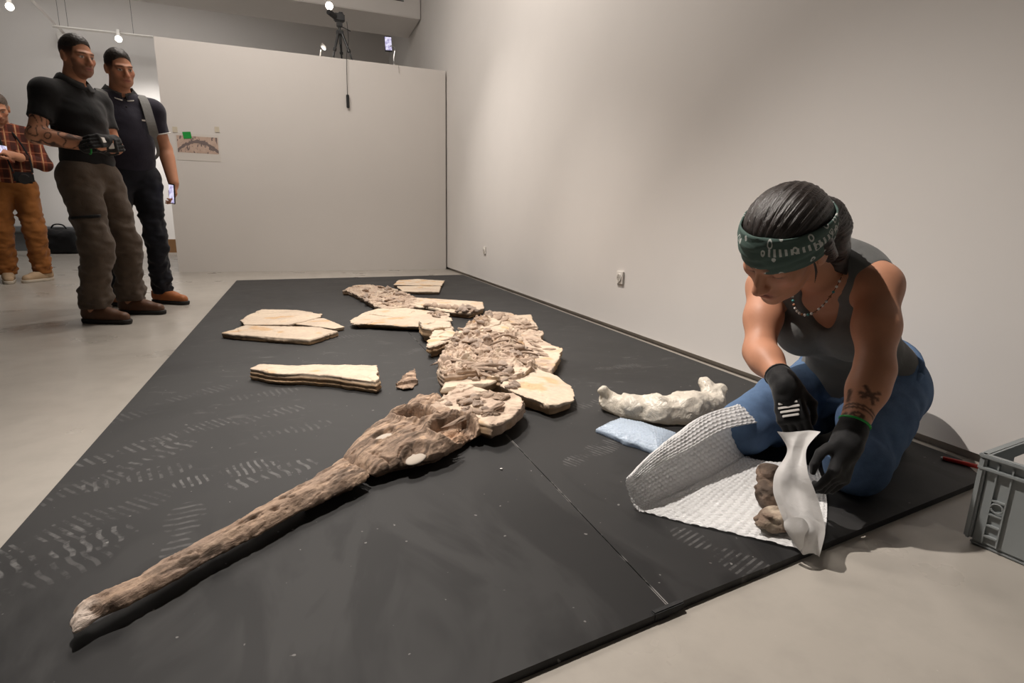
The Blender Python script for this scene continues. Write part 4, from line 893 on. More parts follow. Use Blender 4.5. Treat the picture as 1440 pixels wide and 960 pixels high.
# ------------------------------------------------------------------ standing man in black shirt
J1 = dict(al=(-.18, -.13, .09), ar=(.17, -.05, .09), kl=(-.15, -.09, .50), kr=(.14, -.01, .50), hl=(-.09, -.14, .92), hr=(.09, -.13, .92), pel=(0, -.14, .97),
          sl=(-.170, -.19, 1.41), sr=(.190, -.17, 1.41), el=(-.19, -.12, 1.14), er=(.29, -.17, 1.15), wl=(.03, .07, 1.15), wr=(.10, .05, 1.11), nk=(0, -.175, 1.50), head=(.0, -.12, 1.655))
dk = np.array(srgb(40, 28, 22))
SKM = np.array(srgb(196, 140, 110))
m1, A1, T1, sh1, tr1 = man('person', (-1.12, 4.41, 0), math.atan2(-.84, -.54), 1.0, J1, dict(RH=headR(-.12, -.13, .06), brow=dk, fade=np.array(srgb(44, 32, 26)), beard=np.array(srgb(84, 62, 52)), bd=.62, shirt=M['black_cloth'], collar=M['black_cloth'], sleeve=.62, hem=.90, vneck=.10, skin=SKM,
    trousers=M['brown_cloth'], leg=(.108, .092, .088), cuff=.10, boot=True, shoe=M['boot'], sole=M['sole_dark'], hair=M['hair_dark'], tattoo=1, toe=dict(l=(-.2, .98), r=(-.12, .99)),
    hand=dict(l=dict(d=(.9, .25, -.1), n=(.2, .9, .2), side=-1, curl=(.5, .6, .5)), r=dict(d=(-.85, .45, .15), n=(.3, .9, -.1), side=1, curl=(.5, .6, .5)))))
tag(m1, 'person in black shirt and brown trousers with tattooed bent arm and black gloves', 'person')
for k, d, n, s in (('l', (.9, .25, -.1), (.2, .9, .2), -1), ('r', (-.85, .45, .15), (.3, .9, -.1), 1)):
    w = A1['w'+k]; G = Grid(w-.2, w+.2, .0042); hand_sdf(G, w, d, n, s, 1.14, (.5, .6, .5)); G.cap(w-nrm(d)*.055, w, .040, .036, .015)
    gl = obj('glove', G.mesh('glove'), M['glove'], m1); c = w+nrm(d)*.06+nrm(n)*.019
    R_ = np.stack([nrm(d), np.cross(nrm(n), nrm(d)), nrm(n)], 1); MB().box(c, (.05, .035, .006), Matrix(R_.tolist()), .002).build('logo_patch', M['white_cloth'], gl)
w = A1['wr']-nrm((-.85, .45, .15))*.045; cm = MB(); u = nrm((-.85, .45, .15)); e1 = nrm(np.cross(u, (0, 0, 1))); e2 = np.cross(u, e1)
cm.tube([w+(e1*math.cos(a)+e2*math.sin(a))*.043 for a in np.linspace(0, 6.283, 20)], .005, 6).build('wristband', M['green_tape'], m1, True)
# dark zipped pocket band on the thigh
h_, k_ = A1['hr'], A1['kr']; c = h_*.45+k_*.55; pk = MB(); cc = c+V3(.0, .0, 0)
pk.tube([cc+V3(math.sin(a)*.108, math.cos(a)*.108, -.012*a) for a in np.linspace(.15, 1.75, 9)], .011, 6).build('pocket_zip', M['black_cloth'], tr1, True)
# ------------------------------------------------------------------ man in navy polo behind him
J2 = dict(al=(-.13, -.03, .09), ar=(.13, -.06, .09), kl=(-.11, .03, .50), kr=(.12, .03, .50), hl=(-.09, .0, .92), hr=(.09, .0, .92), pel=(0, .0, .97),
          sl=(-.185, .0, 1.395), sr=(.185, .0, 1.395), el=(-.25, -.02, 1.14), er=(.25, -.02, 1.14), wl=(-.25, .08, .90), wr=(.26, .07, .90), nk=(0, -.005, 1.485), head=(0, .055, 1.635))
m2, A2, T2, sh2, tr2 = man('person', (-1.14, 5.03, 0), math.atan2(-.45, -.9), 1.045, J2, dict(RH=headR(.12, -.22, .10), brow=dk, fade=np.array(srgb(40, 30, 25)), beard=np.array(srgb(120, 90, 76)), bd=.25, shirt=M['navy_cloth'], collar=M['black_cloth'], sleeve=.60, hem=.93, fit=.012, belly=.02, skin=SKM,
    trousers=M['dark_jeans'], leg=(.096, .072, .066), shoe=M['tan_shoe'], sole=M['sole_dark'], hair=M['hair_dark'], toe=dict(l=(-.45, .9), r=(-.4, .9)),
    hand=dict(l=dict(d=(.02, .12, -1), n=(-1, .2, 0), side=-1, curl=(.35, .55, .5)), r=dict(d=(.0, .1, -1), n=(1, .2, 0), side=1, curl=(.35, .5, .4)))))
tag(m2, 'person in navy polo shirt with white-edged collar and grey backpack straps', 'person')
R, mid, up, fw, nkp = T2; sc2 = 1.045
for k in (-1, 1):
    pts = spline([mid+R[:, 0]*k*.105*sc2-fw*.13+up*.0, mid+R[:, 0]*k*.115*sc2-fw*.02+up*.098, mid+R[:, 0]*k*.118*sc2+fw*.090+up*.050, mid+R[:, 0]*k*.125*sc2+fw*.152-up*.08, mid+R[:, 0]*k*.14*sc2+fw*.150-up*.18, mid+R[:, 0]*k*.172*sc2+fw*.085-up*.30, mid+R[:, 0]*k*.175*sc2-fw*.02-up*.34], 5)
    st = MB(); prev = None; lat = R[:, 0]
    for i, p in enumerate(pts):
        w_ = .030 if i < 21 else .010; t_ = nrm(pts[min(i+1, len(pts)-1)]-pts[max(i-1, 0)]); nn = nrm(np.cross(t_, lat)); q = nrm(np.cross(nn, t_))
        cur = [st.bm.verts.new(p+q*a*w_+nn*b*.005) for a, b in ((-1, -1), (1, -1), (1, 1), (-1, 1))]
        if prev:
            for a in range(4): st.bm.faces.new((prev[a], prev[(a+1) % 4], cur[(a+1) % 4], cur[a]))
        prev = cur
    st.build('backpack_strap', M['grey_cloth'] if k == 1 else M['grey_cloth'], m2)
bp = Grid(mid-V3(.3, .45, .45), mid+V3(.3, .2, .2), .008); bp.box(mid-fw*.20-up*.17, (.135, .07, .20), R, .05); obj('backpack', bp.mesh('backpack'), M['black_cloth'], m2)
for k in 'lr':      # white sleeve edging
    e = A2['s'+k]+(A2['e'+k]-A2['s'+k])*.60; u = nrm(A2['e'+k]-A2['s'+k]); e1 = nrm(np.cross(u, (0, 1, .1))); e2 = np.cross(u, e1)
    MB().tube([e-u*.004+(e1*math.cos(a)+e2*math.sin(a))*.0665*sc2 for a in np.linspace(0, 6.283, 26)], .005, 6).build('sleeve_edging', M['white_cloth'], sh2, True)
cm = MB()
for k in (-1, 1):
    pts = []
    for i in range(9):
        a = math.pi*(.04+.92*i/8); pts.append(nkp+(R[:, 0]*k*math.sin(a)*.078+fw*(-math.cos(a)*.082+.004)+up*(.045-.060*max(0, -math.cos(a))))*sc2+(R[:, 0]*k*.031*math.sin(a)-fw*.018*math.cos(a)-up*(.033+.012*i/8))*sc2)
    cm.tube(pts, .0055, 6)
cm.build('collar_edging', M['white_cloth'], sh2, True)
pb = MB(); 
for i in range(3): pb.sph(nkp+fw*(.115+.012*i)*1.0-up*(.06+.045*i), .006, 1)
pb.build('buttons', M['black_rubber'], sh2, True)
lg = mid+fw*.165-R[:, 0]*.085-up*.095; MB().box(lg, (.022, .008, .010), Matrix(R.tolist())).build('chest_logo', M['white_cloth'], sh2)
def phone_obj(name, loc, rot, label, parentless=True):
    t = empty(name, loc); t.rotation_euler = rot; tag(t, label, 'phone'); MB().box((0, 0, 0), (.075, .010, .15), bev=.004).build('case', M['black_metal'], t); MB().box((0, -.0056, 0), (.066, .001, .135)).build('screen', M['screen'], t); return t
M2w = Matrix.Translation(m2.location) @ Matrix.Rotation(m2.rotation_euler.z, 4, 'Z')
pw = M2w @ Vector(A2['wl']+V3(.028, .035, -.085)); phone_obj('smartphone', pw, (0, .1, math.radians(-52)), 'dark smartphone with lit screen held low in navy polo wearer\'s hand')
# ------------------------------------------------------------------ man in plaid shirt, cut by the frame
def plaid():
    n = NT('plaid_cloth'); v = n.coord(); s = n.sep(v)
    def st(o, f, w, ph=0): return n.math('GREATER_THAN', n.math('SINE', n.math('ADD', n.math('MULTIPLY', o, f), ph)), w)
    c = n.mix(n.math('MULTIPLY', st(s[0], 75, .1), .75), srgb(120, 60, 44), srgb(52, 34, 32)); c = n.mix(n.math('MULTIPLY', st(s[2], 75, .2), .45), c, srgb(62, 40, 36)); c = n.mix(n.math('MULTIPLY', st(s[0], 75, .93, 2.6), .8), c, srgb(196, 150, 110)); c = n.mix(n.math('MULTIPLY', st(s[2], 75, .95, 2.6), .6), c, srgb(180, 120, 90))
    n.set(col=c, rough=.85, spec=.2); n.bump(n.noise(v, 14, 4), .4, .006); return n.m
M['plaid'] = plaid()
J3 = dict(al=(-.13, -.04, .09), ar=(.13, -.06, .09), kl=(-.12, .02, .49), kr=(.12, .02, .49), hl=(-.09, .0, .90), hr=(.09, .0, .90), pel=(0, .0, .95),
          sl=(-.19, .0, 1.365), sr=(.19, .0, 1.365), el=(-.27, .04, 1.12), er=(.27, .04, 1.12), wl=(-.05, .26, 1.17), wr=(.10, .25, 1.17), nk=(0, .0, 1.45), head=(.0, .07, 1.595))
m3, A3, T3, sh3, tr3 = man('person', (-2.55, 6.88, 0), math.atan2(-.35, -.94), 1.02, J3, dict(RH=headR(.0, -.50, 0), brow=dk, fade=np.array(srgb(120, 100, 88)), beard=np.array(srgb(110, 90, 80)), bd=.3, shirt=M['plaid'], sleeve=1.75, hem=.86, fit=.018, belly=.03, skin=SKM,
    trousers=M['ochre_cloth'], leg=(.105, .088, .074), shoe=M['beige_shoe'], sole=M['sole_pale'], hair=M['hair_grey'], ht=.003, toe=dict(l=(.9, .9), r=(.0, 1)),
    hand=dict(l=dict(d=(.75, .5, .3), n=(-.2, .6, .7), side=-1, curl=(.7, .8, .5)), r=dict(d=(-.75, .5, .3), n=(.2, .6, .7), side=1, curl=(.7, .8, .5)))))
tag(m3, 'person in plaid shirt and ochre trousers looking down at a phone', 'person')
M3w = Matrix.Translation(m3.location) @ Matrix.Rotation(m3.rotation_euler.z, 4, 'Z')
pw = M3w @ Vector(((A3['wl']+A3['wr'])/2+V3(0, .06, .045))); phone_obj('smartphone', pw, (-1.0, 1.57, m3.rotation_euler.z+math.pi), 'phone held level in both hands by the person in plaid')
cb = M3w @ Vector((-.10, .24, 1.00)); t = empty('hanging_camera', cb, m3.rotation_euler.z); tag(t, 'black camera hanging at the plaid shirt below the phone', 'camera')
MB().box((0, 0, 0), (.15, .08, .10), bev=.015).build('camera_body', M['black_metal'], t); MB().cyl((0, .03, 0), (0, .13, -.02), .04, .043, 18).build('camera_lens', M['black_metal'], t)
b_ = [V3(.07, 0, .05), V3(.10, -.02, .2), V3(.13, -.12, .40), V3(.10, -.22, .46)]; MB().tube(spline(b_, 5), .008, 6).build('neck_strap', M['black_cloth'], t)
b_ = [V3(-.07, 0, .05), V3(-.06, -.03, .2), V3(.02, -.13, .40), V3(.08, -.24, .46)]; MB().tube(spline(b_, 5), .008, 6).build('neck_strap', M['black_cloth'], t)

# ------------------------------------------------------------------ kneeling woman
WB = V3(1.45, 1.15, PT); wo = empty('person', tuple(WB)); tag(wo, 'person kneeling in grey tank top, jeans, black gloves and green paisley headband', 'person')
Wd = lambda px, py, t: PD(px, py, t)-WB
Ls = Wd(1234, 402, 1.46); Rs = Wd(1078, 402, 1.70); Le = Wd(1230, 520, 1.36); Re = Wd(1068, 494, 1.60); Lw = Wd(1193, 618, 1.31); Rw = Wd(1104, 540, 1.45)
Hc = Wd(1105, 343, 1.36); Nk = Wd(1170, 395, 1.56)
fwd = nrm(-.42*RGT-.80*UPV-.43*FWD); upv = -.45*RGT+.58*UPV-.68*FWD; upv = nrm(upv-fwd*(upv@fwd)); fwd = nrm(fwd*.94-np.cross(upv, fwd)*.34); RHw = np.stack([np.cross(fwd, upv), fwd, upv], 1); HS = 1.10
lat = nrm(Ls-Rs); midS = (Ls+Rs)/2
Pel = V3(1.70, 1.20, .235)-WB
kR = V3(1.30, 1.275, .105)-WB; kL = V3(1.40, .965, .105)-WB; hR = Pel-lat*.10-V3(.03, 0, .02); hL = Pel+lat*.10-V3(.03, 0, .02)
upT = nrm(midS-Pel); fwT = nrm(np.cross(upT, lat)); fwT = fwT if fwT@V3(-1, -.3, -.5) > 0 else -fwT; RT = np.stack([lat, fwT, np.cross(lat, fwT)*(1 if np.cross(lat, fwT)@upT > 0 else -1)], 1); bk = -fwT
ub = Wd(1205, 345, 1.64)
SKW = np.array(srgb(192, 138, 110))
def w_torso(G, i):
    G.ell(midS+bk*.045-upT*.07, np.array((.155+i, .098+i, .15+i)), RT, .05); G.ell((midS+Pel)/2+bk*.03, np.array((.138+i, .105+i, .17+i)), RT, .05); G.ell(Pel+upT*.05, np.array((.165+i, .125+i, .13+i)), RT, .05)
    G.cap(Ls+bk*.02-lat*.03, Rs+bk*.02+lat*.03, .058+i, None, .05); G.ell(midS+bk*.075+upT*.00, np.array((.13+i, .06+i, .10+i)), RT, .05)
    for k in (-1, 1): G.ell(midS+fwT*.055-upT*.135+lat*k*.07, .072+i, RT, .04)
lo = V3(1.02, .70, 0)-WB; hi = V3(2.0, 1.62, .88)-WB
lo[2] = -.001
G = Grid(lo, hi, .0048)
w_torso(G, -.004)
for s_, e_, w_ in ((Ls, Le, Lw), (Rs, Re, Rw)):
    G.chain([s_, s_*.5+e_*.5, e_], [.054, .050, .040], .03); G.chain([e_, e_*.72+w_*.28, w_], [.040, .041, .027], .03)
G.ell(Ls, .056, None, .03); G.ell(Rs, .054, None, .03)
G.cap(Nk+bk*.01, Nk*.6+Ls*.4, .052, .05, .05); G.cap(Nk+bk*.01, Nk*.6+Rs*.4, .052, .05, .05)
for h_, k_ in ((hR, kR), (hL, kL)):
    G.cap(h_, k_, .082, .056, .04); an_ = h_+V3(.06, .02, -.12); G.cap(k_-V3(0, 0, .03), an_, .045, .04, .03); G.cap(an_, an_+V3(.08, .02, -.0), .03, .02, .03)
head_sdf(G, Hc, RHw, HS, Nk, (.048, .052), fem=True)
me = G.mesh('body'); vv, col = person_body_cols(me, skin=SKW); head_cols(vv, col, Hc, RHw, HS, np.array(srgb(50, 34, 28)), skin=SKW, closed=True)
# forearm tattoo: bands, ring and crossed strokes
ab = Lw-Le; tt = ((vv-Le)@ab)/(ab@ab); u_ = nrm(ab); cam_d = nrm(CP-(WB+Le)); e1 = nrm(cam_d-u_*(cam_d@u_)); e2 = np.cross(u_, e1); q = vv-Le-np.outer(tt, ab); an = np.arctan2(q@e2, q@e1); rr = np.linalg.norm(q, axis=1); on = (rr < .06) & (tt > .2) & (tt < 1.0)
s_ = an*.034; L_ = tt*np.linalg.norm(ab); ink = np.zeros(len(vv))
def stroke(a, b, wd=.0032):
    a = np.array(a); b = np.array(b); e = b-a; t = np.clip(((s_-a[0])*e[0]+(L_-a[1])*e[1])/(e@e), 0, 1); ink[:] = np.maximum(ink, 1-sstep(wd*.7, wd*1.5, np.hypot(s_-a[0]-t*e[0], L_-a[1]-t*e[1])))
LL = np.linalg.norm(ab)
for k in (.62, .66, .90, .93):
    for j in range(8): x0 = -.045+.0115*j; stroke((x0, LL*k-.006*math.cos(x0*40)), (x0+.0115, LL*k-.006*math.cos((x0+.0115)*40)), .0022)
for j in range(12):
    a0 = j/12*6.283; a1 = a0+.53; stroke((.016*math.cos(a0), LL*.77+.016*math.sin(a0)), (.016*math.cos(a1), LL*.77+.016*math.sin(a1)), .0024)
stroke((-.012, LL*.71), (.012, LL*.83)); stroke((.012, LL*.71), (-.012, LL*.83)); stroke((-.02, LL*.38), (.004, LL*.50)); stroke((.004, LL*.36), (-.02, LL*.52)); stroke((-.024, LL*.45), (.010, LL*.45)); stroke((.03, LL*.44), (.032, LL*.56), .005); stroke((.025, LL*.74), (.04, LL*.74)); stroke((.03, LL*.72), (.03, LL*.82))
ink = ink*on*.82; col = col*(1-ink[:, None])+np.array(srgb(40, 34, 34))*ink[:, None]
setcol(me, np.clip(col, 0, 1)); obj('body', me, M['skin'], wo)
# tank top
M['tank'] = cloth('grey_tank', srgb(104, 105, 104), .9, .12, fold=16)
G = Grid(lo, hi, .0048); w_torso(G, .007)
G.cap(Nk+bk*.02, Nk*.55+Ls*.45, .058, .058, .05); G.cap(Nk+bk*.02, Nk*.55+Rs*.45, .058, .058, .05)
for s_p, e_p, k in ((Ls, Le, 1), (Rs, Re, -1)):
    G.cap(s_p+lat*k*.030+upT*.01, e_p*.5+s_p*.5+lat*k*.01, .058, .058, .008, sub=True)
G.cap(Nk+fwT*.02, Hc, .057, .07, .008, sub=True); G.ell(Nk+fwT*.085-upT*.02-lat*.012, np.array((.049, .06, .068)), RT, .01, sub=True)
folds(G, Pel, midS, 4, .007, 1); folds(G, Rs, Ls, 3, .004, .5)
G.plane(Pel+upT*.02, -upT)
tk = obj('tank_top', G.mesh('tank_top'), M['tank'], wo)
# jeans
def denim():
    n = NT('blue_denim'); v = n.coord(); f = n.noise(v, 7, 5, .6); w = n.noise(n.mapping(v, sc=(1, 1, 3)), 500, 2)
    c = n.mix(n.ramp(f, [(.3, 0), (.72, 1)]), srgb(46, 62, 90), srgb(92, 118, 152)); c = n.mix(n.math('MULTIPLY', w, .3), c, srgb(130, 160, 196)); n.set(col=c, rough=.85, spec=.2); n.bump(n.math('ADD', n.noise(v, 16, 4, .5, .5), n.math('MULTIPLY', w, .1)), .5, .005); return n.m
M['denim'] = denim()
G = Grid(lo, hi, .0048); G.ell(Pel+upT*.03, np.array((.178, .140, .15)), RT, .05); G.plane(Pel+upT*.085, upT); G.ell(Pel-upT*.06+bk*.03, np.array((.17, .13, .13)), RT, .05)
for h_, k_ in ((hR, kR), (hL, kL)):
    G.chain([h_, (h_+k_)/2+V3(0, 0, .012), k_], [.105, .092, .074], .03); an_ = h_+V3(.02, .01, -.13); G.cap(k_-V3(0, 0, .025), an_, .062, .055, .03); G.ell(k_-V3(.0, 0, .01), (.078, .076, .085), None, .03)
    folds(G, h_, k_, 4, .008, .7); folds(G, k_, an_, 5, .006, 2.)
G.plane((0, 0, .001), (0, 0, -1))
jn = obj('jeans', G.mesh('jeans'), M['denim'], wo)
bt = MB(); pts = []
for a in np.linspace(0, 6.283, 36): pts.append(Pel+upT*.075+lat*math.cos(a)*.172+fwT*math.sin(a)*.135)
bt.tube(pts, .012, 6).build('waistband', M['denim'], jn, True)
# shoes tucked under
for h_ in (hR, hL):
    G = Grid(h_-V3(.25, .25, .25), h_+V3(.3, .3, .1), .006); a_ = h_+V3(.07, .02, 0); a_[2] = .07; G.cap(a_-V3(.05, 0, 0), a_+V3(.07, .02, -.02), .045, .035, .03); G.plane((0, 0, .0), (0, 0, -1)); obj('shoe', G.mesh('shoe'), M['sole_dark'], wo)
# gloves
def w_glove(w_, e_, dirn, nb, side, curl, th, logo=True):
    G = Grid(w_-.2, w_+.2, .0036); d = nrm(dirn); hand_sdf(G, w_, d, nb, side, 1.06, curl, thumb=th); ax = nrm(e_-w_); G.cap(w_+ax*.035, w_-ax*.01, .034, .034, .015)
    G.noise(lambda x, y, z: .002*vnoise(x*60, y*60, z*60), .015)
    gl = obj('glove', G.mesh('glove'), M['glove'], wo)
    MB().tube([w_+ax*.046+(nrm(np.cross(ax, (0, 0, 1)))*math.cos(a)+np.cross(ax, nrm(np.cross(ax, (0, 0, 1))))*math.sin(a))*.0325 for a in np.linspace(0, 6.283, 24)], .0035, 6).build('cuff_edge', M['green_tape'] if not logo else M['glove'], gl, True)
    if logo:
        n_ = nrm(nb-d*(nb@d)); R_ = np.stack([d, np.cross(n_, d), n_], 1); mm = MB()
        for i in range(4): mm.box(w_+d*(.05+.011*i)+n_*.0185, (.006, .052-.006*abs(i-1), .004), Matrix(R_.tolist()), .001)
        mm.build('logo_stripes', M['white_cloth'], gl)
    return gl
w_glove(Rw, Re, -.10*RGT*-1-.95*UPV-.25*FWD, -.55*RGT-.15*UPV-.8*FWD, -1, (.55, .7, .5), .7)
w_glove(Lw, Le, -.38*RGT-.85*UPV-.2*FWD, .5*RGT-.0*UPV-.8*FWD, 1, (.5, .6, .4), .5, False)
# headband
Th = lambda x, y, z: Hc+RHw@(np.array([x, y, z])*HS)
def band_mat():
    n = NT('paisley_bandana'); a = n.attr('tuv').outputs['Vector']; s = n.sep(a)
    vo = n.n('ShaderNodeTexVoronoi', feature='F1'); vo.inputs['Scale'].default_value = 1.0; vo.inputs['Randomness'].default_value = .8; n.l(n.mapping(a, sc=(52, 46, 1)), vo.inputs['Vector'])
    d = vo.outputs['Distance']; ring = n.math('SUBTRACT', n.math('LESS_THAN', d, .30), n.math('LESS_THAN', d, .20)); dot = n.math('LESS_THAN', d, .06)
    row = n.math('LESS_THAN', n.math('ABSOLUTE', n.math('SUBTRACT', s[1], n.math('ADD', .014, n.math('MULTIPLY', s[0], .05)))), .0055)
    teeth = n.math('MULTIPLY', row, n.math('GREATER_THAN', n.math('SINE', n.math('MULTIPLY', s[0], 620)), .2)); right = n.math('LESS_THAN', s[0], -.02)
    f = n.math('MULTIPLY', n.math('MAXIMUM', n.math('MAXIMUM', ring, dot), n.math('MULTIPLY', teeth, right)), .8)
    c = n.mix(n.noise(n.coord(), 20, 4), srgb(66, 84, 79), srgb(86, 105, 99)); n.set(col=n.mix(f, c, srgb(206, 208, 204)), rough=.8, spec=.2); n.bump(n.noise(n.mapping(a, sc=(10, 60, 1)), 2, 3), .4, .004); return n.m
na, nb_ = 96, 16; vs = []; uv = []; 
for i in range(na):
    a = 2*math.pi*i/na; ca, sa = math.cos(a), math.sin(a)   # a=0 front
    for j in range(nb_):
        v_ = j/(nb_-1); hw = .045-.012*(1-ca)*.5; zz = .054+(v_-.5)*2*hw-.024*(1-ca)
        rz_ = math.sqrt(max(0, 1-((zz-.038)/.098)**2*.85)); wave = .0018*math.sin(zz*260+3*math.sin(a*2)+a)
        r1 = np.array([(.0885+wave)*rz_*sa, -.013+(.1100+wave)*rz_*ca, zz])
        if ca > 0: r1[1] += .004*ca
        th = .0; vs.append(Th(*r1)); uv.append((a*.09 if a < math.pi else (a-2*math.pi)*.09, (v_-.5)*.062, 0))
vs = np.array(vs); fs = []
for i in range(na):
    for j in range(nb_-1): fs.append([i*nb_+j, ((i+1) % na)*nb_+j, ((i+1) % na)*nb_+j+1, i*nb_+j+1])
me = raw_mesh('headband', vs, np.array(fs)); setvec(me, uv); M['band'] = band_mat(); hb = obj('headband', me, M['band'], wo); so = hb.modifiers.new('thick', 'SOLIDIFY'); so.thickness = .004; so.offset = -1
# hair: crown pulled back into a low tail
G = Grid(Hc-.24, Hc+.24, .0036)
G.ell(Th(0, -.014, .040), np.array((.083, .104, .092))*HS, RHw, .01); G.ell(Th(0, -.06, .0), np.array((.072, .062, .075))*HS, RHw, .03)
G.ell(Th(0, .005, .075), np.array((.064, .072, .054))*HS, RHw, .03)
G.chain([Th(-.01, -.085, .0), Th(-.02, -.118, -.02), Th(-.025, -.125, -.06), Th(-.03, -.105, -.105), Th(-.035, -.085, -.135)], np.array([.045, .040, .042, .036, .018])*HS, .025)
G.chain([Wd(1140, 300, 1.42), Wd(1158, 318, 1.45), Wd(1168, 350, 1.47), Wd(1168, 385, 1.48), Wd(1160, 410, 1.475)], [.036, .042, .038, .030, .014], .03)
for k in (-1, 1): G.cap(Th(k*.078, -.01, .02), Th(k*.070, -.045, -.055), .018*HS, .016*HS, .02)
G.plane(Th(0, .088, .028), RHw@V3(0, .75, -.66)); G.plane(Th(0, .016, -.02), RHw@V3(0, .8, -.6))
def strands(x, y, z):
    q = (np.stack([x, y, z], 1)-Hc)@RHw/HS; a = np.arctan2(q[:, 0], q[:, 2]-.0); return .0011*np.sin(a*46+5*vnoise(q[:, 0]*12, q[:, 1]*5, q[:, 2]*12))+.0009*np.sin(a*110+3*vnoise(q[:, 0]*20, q[:, 1]*6, q[:, 2]*20))
G.noise(strands, .02)
me = G.mesh('hair'); v_ = mverts(me); q = (v_-Hc)@RHw/HS; a = np.arctan2(q[:, 0], q[:, 2]); setvec(me, np.stack([a*60, q[:, 1]*7, np.hypot(q[:, 0], q[:, 2])*10], 1))
M['hair_w'] = fur_mat('glossy_dark_hair', (.006, .004, .004), (.032, .022, .018), .33); hr_ = obj('hair', me, M['hair_w'], wo)
ls = MB()
for i in range(26):
    r = random.uniform; p0 = Wd(1150+r(-8, 12), 300+r(-8, 20), 1.43); p1 = p0+RGT*r(.0, .035)+UPV*r(-.005, .03)-FWD*r(-.02, .02); p2 = p1+RGT*r(-.005, .025)+UPV*r(-.035, .004); ls.tube(spline([p0, p1, p2], 4), .0007, 4)
for k in (-1, 1):
    for i in range(6): p0 = Th(k*.078, .03, .01); ls.tube(spline([p0, p0+RHw@V3(k*.006*i/3, -.01+.004*i, -.03), p0+RHw@V3(-k*.004+k*.002*i, -.02+.006*i, -.07)], 4), .0007, 4)
ls.build('loose_strands', M['hair_w'], hr_)['kind'] = 'stuff'
# bead necklace hanging from the neck
fr_ = []
n0 = Nk+(Hc-Nk)*.30; dn = V3(0, 0, -1)
for i in range(41):
    a = -2.6+5.2*i/40; fr_.append(n0+lat*math.sin(a)*.062+fwT*math.cos(a)*.058+V3(0, 0, -.055)*max(0, math.cos(a))**1.2+fwT*.03*max(0, math.cos(a)))
cols = ['white_plastic', 'white_cloth', 'green_tape', 'rock_bead', 'white_plastic']
M['rock_bead'] = simple('brown_bead', srgb(150, 100, 70), .5)
nk_o = MB().tube(fr_, .001, 4).build('necklace', M['black_cloth'], wo)
bead_me = {}; M['turquoise'] = simple('turquoise_bead', srgb(60, 130, 130), .4)
for i in range(41):
    mt = ('white_plastic', 'rock_bead', 'white_cloth', 'white_plastic', 'turquoise')[(i*7) % 4 if i % 7 else 4]
    if mt not in bead_me: b_ = MB(); b_.sph((0, 0, 0), .0042, 1); o_ = b_.build('bead', M[mt], nk_o, True, tuple(fr_[i])); bead_me[mt] = o_.data
    else: obj('bead', bead_me[mt], None, nk_o, tuple(fr_[i]))

# ================================================================== packing material, crate and small things
def bubble_mat(name, tint, rough=.22, alpha=.75, cr=45, cs=.5):
    n = NT(name); n.set(col=tint, rough=rough, spec=.6)
    tr = n.n('ShaderNodeBsdfTranslucent'); tr.inputs[0].default_value = (*tint, 1); tp = n.n('ShaderNodeBsdfTransparent'); mx = n.n('ShaderNodeMixShader'); mx.inputs[0].default_value = .18; mx2 = n.n('ShaderNodeMixShader'); mx2.inputs[0].default_value = alpha
    out = n.t.nodes['Material Output']; n.l(n.b.outputs[0], mx.inputs[1]); n.l(tr.outputs[0], mx.inputs[2]); n.l(tp.outputs[0], mx2.inputs[1]); n.l(mx.outputs[0], mx2.inputs[2]); n.l(mx2.outputs[0], out.inputs[0])
    v = n.coord(); n.bump(n.math('ABSOLUTE', n.math('SUBTRACT', n.noise(v, cr, 4, .6, 1.5), .5)), cs, .008); return n.m
M['wrap'] = bubble_mat('bubble_wrap_film', (.90, .90, .90), .08, .93); M['wrap_blue'] = bubble_mat('blue_bubble_wrap', srgb(196, 212, 230), .14, .97, 60, .6); M['foam'] = bubble_mat('foam_sheet', srgb(232, 224, 210), .25, .98, 26, 1.0); M['foam_white'] = bubble_mat('white_foam_sheet', srgb(226, 224, 222), .5, .90, 20, .25)
def bubbles(u, v, pitch):
    """rows of domed bubbles on a flat sheet, u and v in metres"""
    r = np.round(v/(pitch*.866)); uu = u/pitch-.5*(r % 2); du = (uu-np.round(uu))*pitch; dv = v-r*pitch*.866; d = np.hypot(du, dv)/(pitch*.46); return np.sqrt(np.maximum(0, 1-d*d))
def sheet(name, ctrl, m, parent, nu, nv, lu, lv, amp=.0032, pitch=.011, wr=.004, seed=0, smooth=True):
    c = np.array(ctrl, float); R_, C_ = c.shape[:2]
    rows = np.array([spline(list(c[i]), max(1, nv//(C_-1))) for i in range(R_)]); cols = np.array([spline(list(rows[:, j]), max(1, nu//(R_-1))) for j in range(rows.shape[1])]).transpose(1, 0, 2)
    A, B = cols.shape[:2]; du = np.gradient(cols, axis=0); dv = np.gradient(cols, axis=1); n = np.cross(du, dv); n /= np.linalg.norm(n, axis=2)[..., None]+1e-9
    if n[A//2, B//2, 2] < 0: n = -n
    U, Vv = np.meshgrid(np.linspace(0, lu, A), np.linspace(0, lv, B), indexing='ij')
    h = wr*fbm(U*9+seed, Vv*9, seed, 3)+wr*.5*fbm(U*30, Vv*30, seed+3., 2)
    if amp: h = h+amp*bubbles(U, Vv, pitch)*(.7+.3*vnoise(U*90, Vv*90, 1))
    p = cols+n*h[..., None]; i = np.arange(A*B).reshape(A, B)
    f = np.stack([i[:-1, :-1], i[1:, :-1], i[1:, 1:], i[:-1, 1:]], -1).reshape(-1, 4); me = raw_mesh(name, p.reshape(-1, 3), f, smooth)
    return obj(name, me, m, parent)
ZF = PT+.004
bw = empty('bubble_wrap', (1.0, 1.0, PT)); tag(bw, 'large open sheet of clear bubble wrap spread before the kneeling person', 'bubble wrap')
BWo = V3(1.0, 1.0, PT); F = lambda px, py, z=ZF: P(px, py, z)-BWo
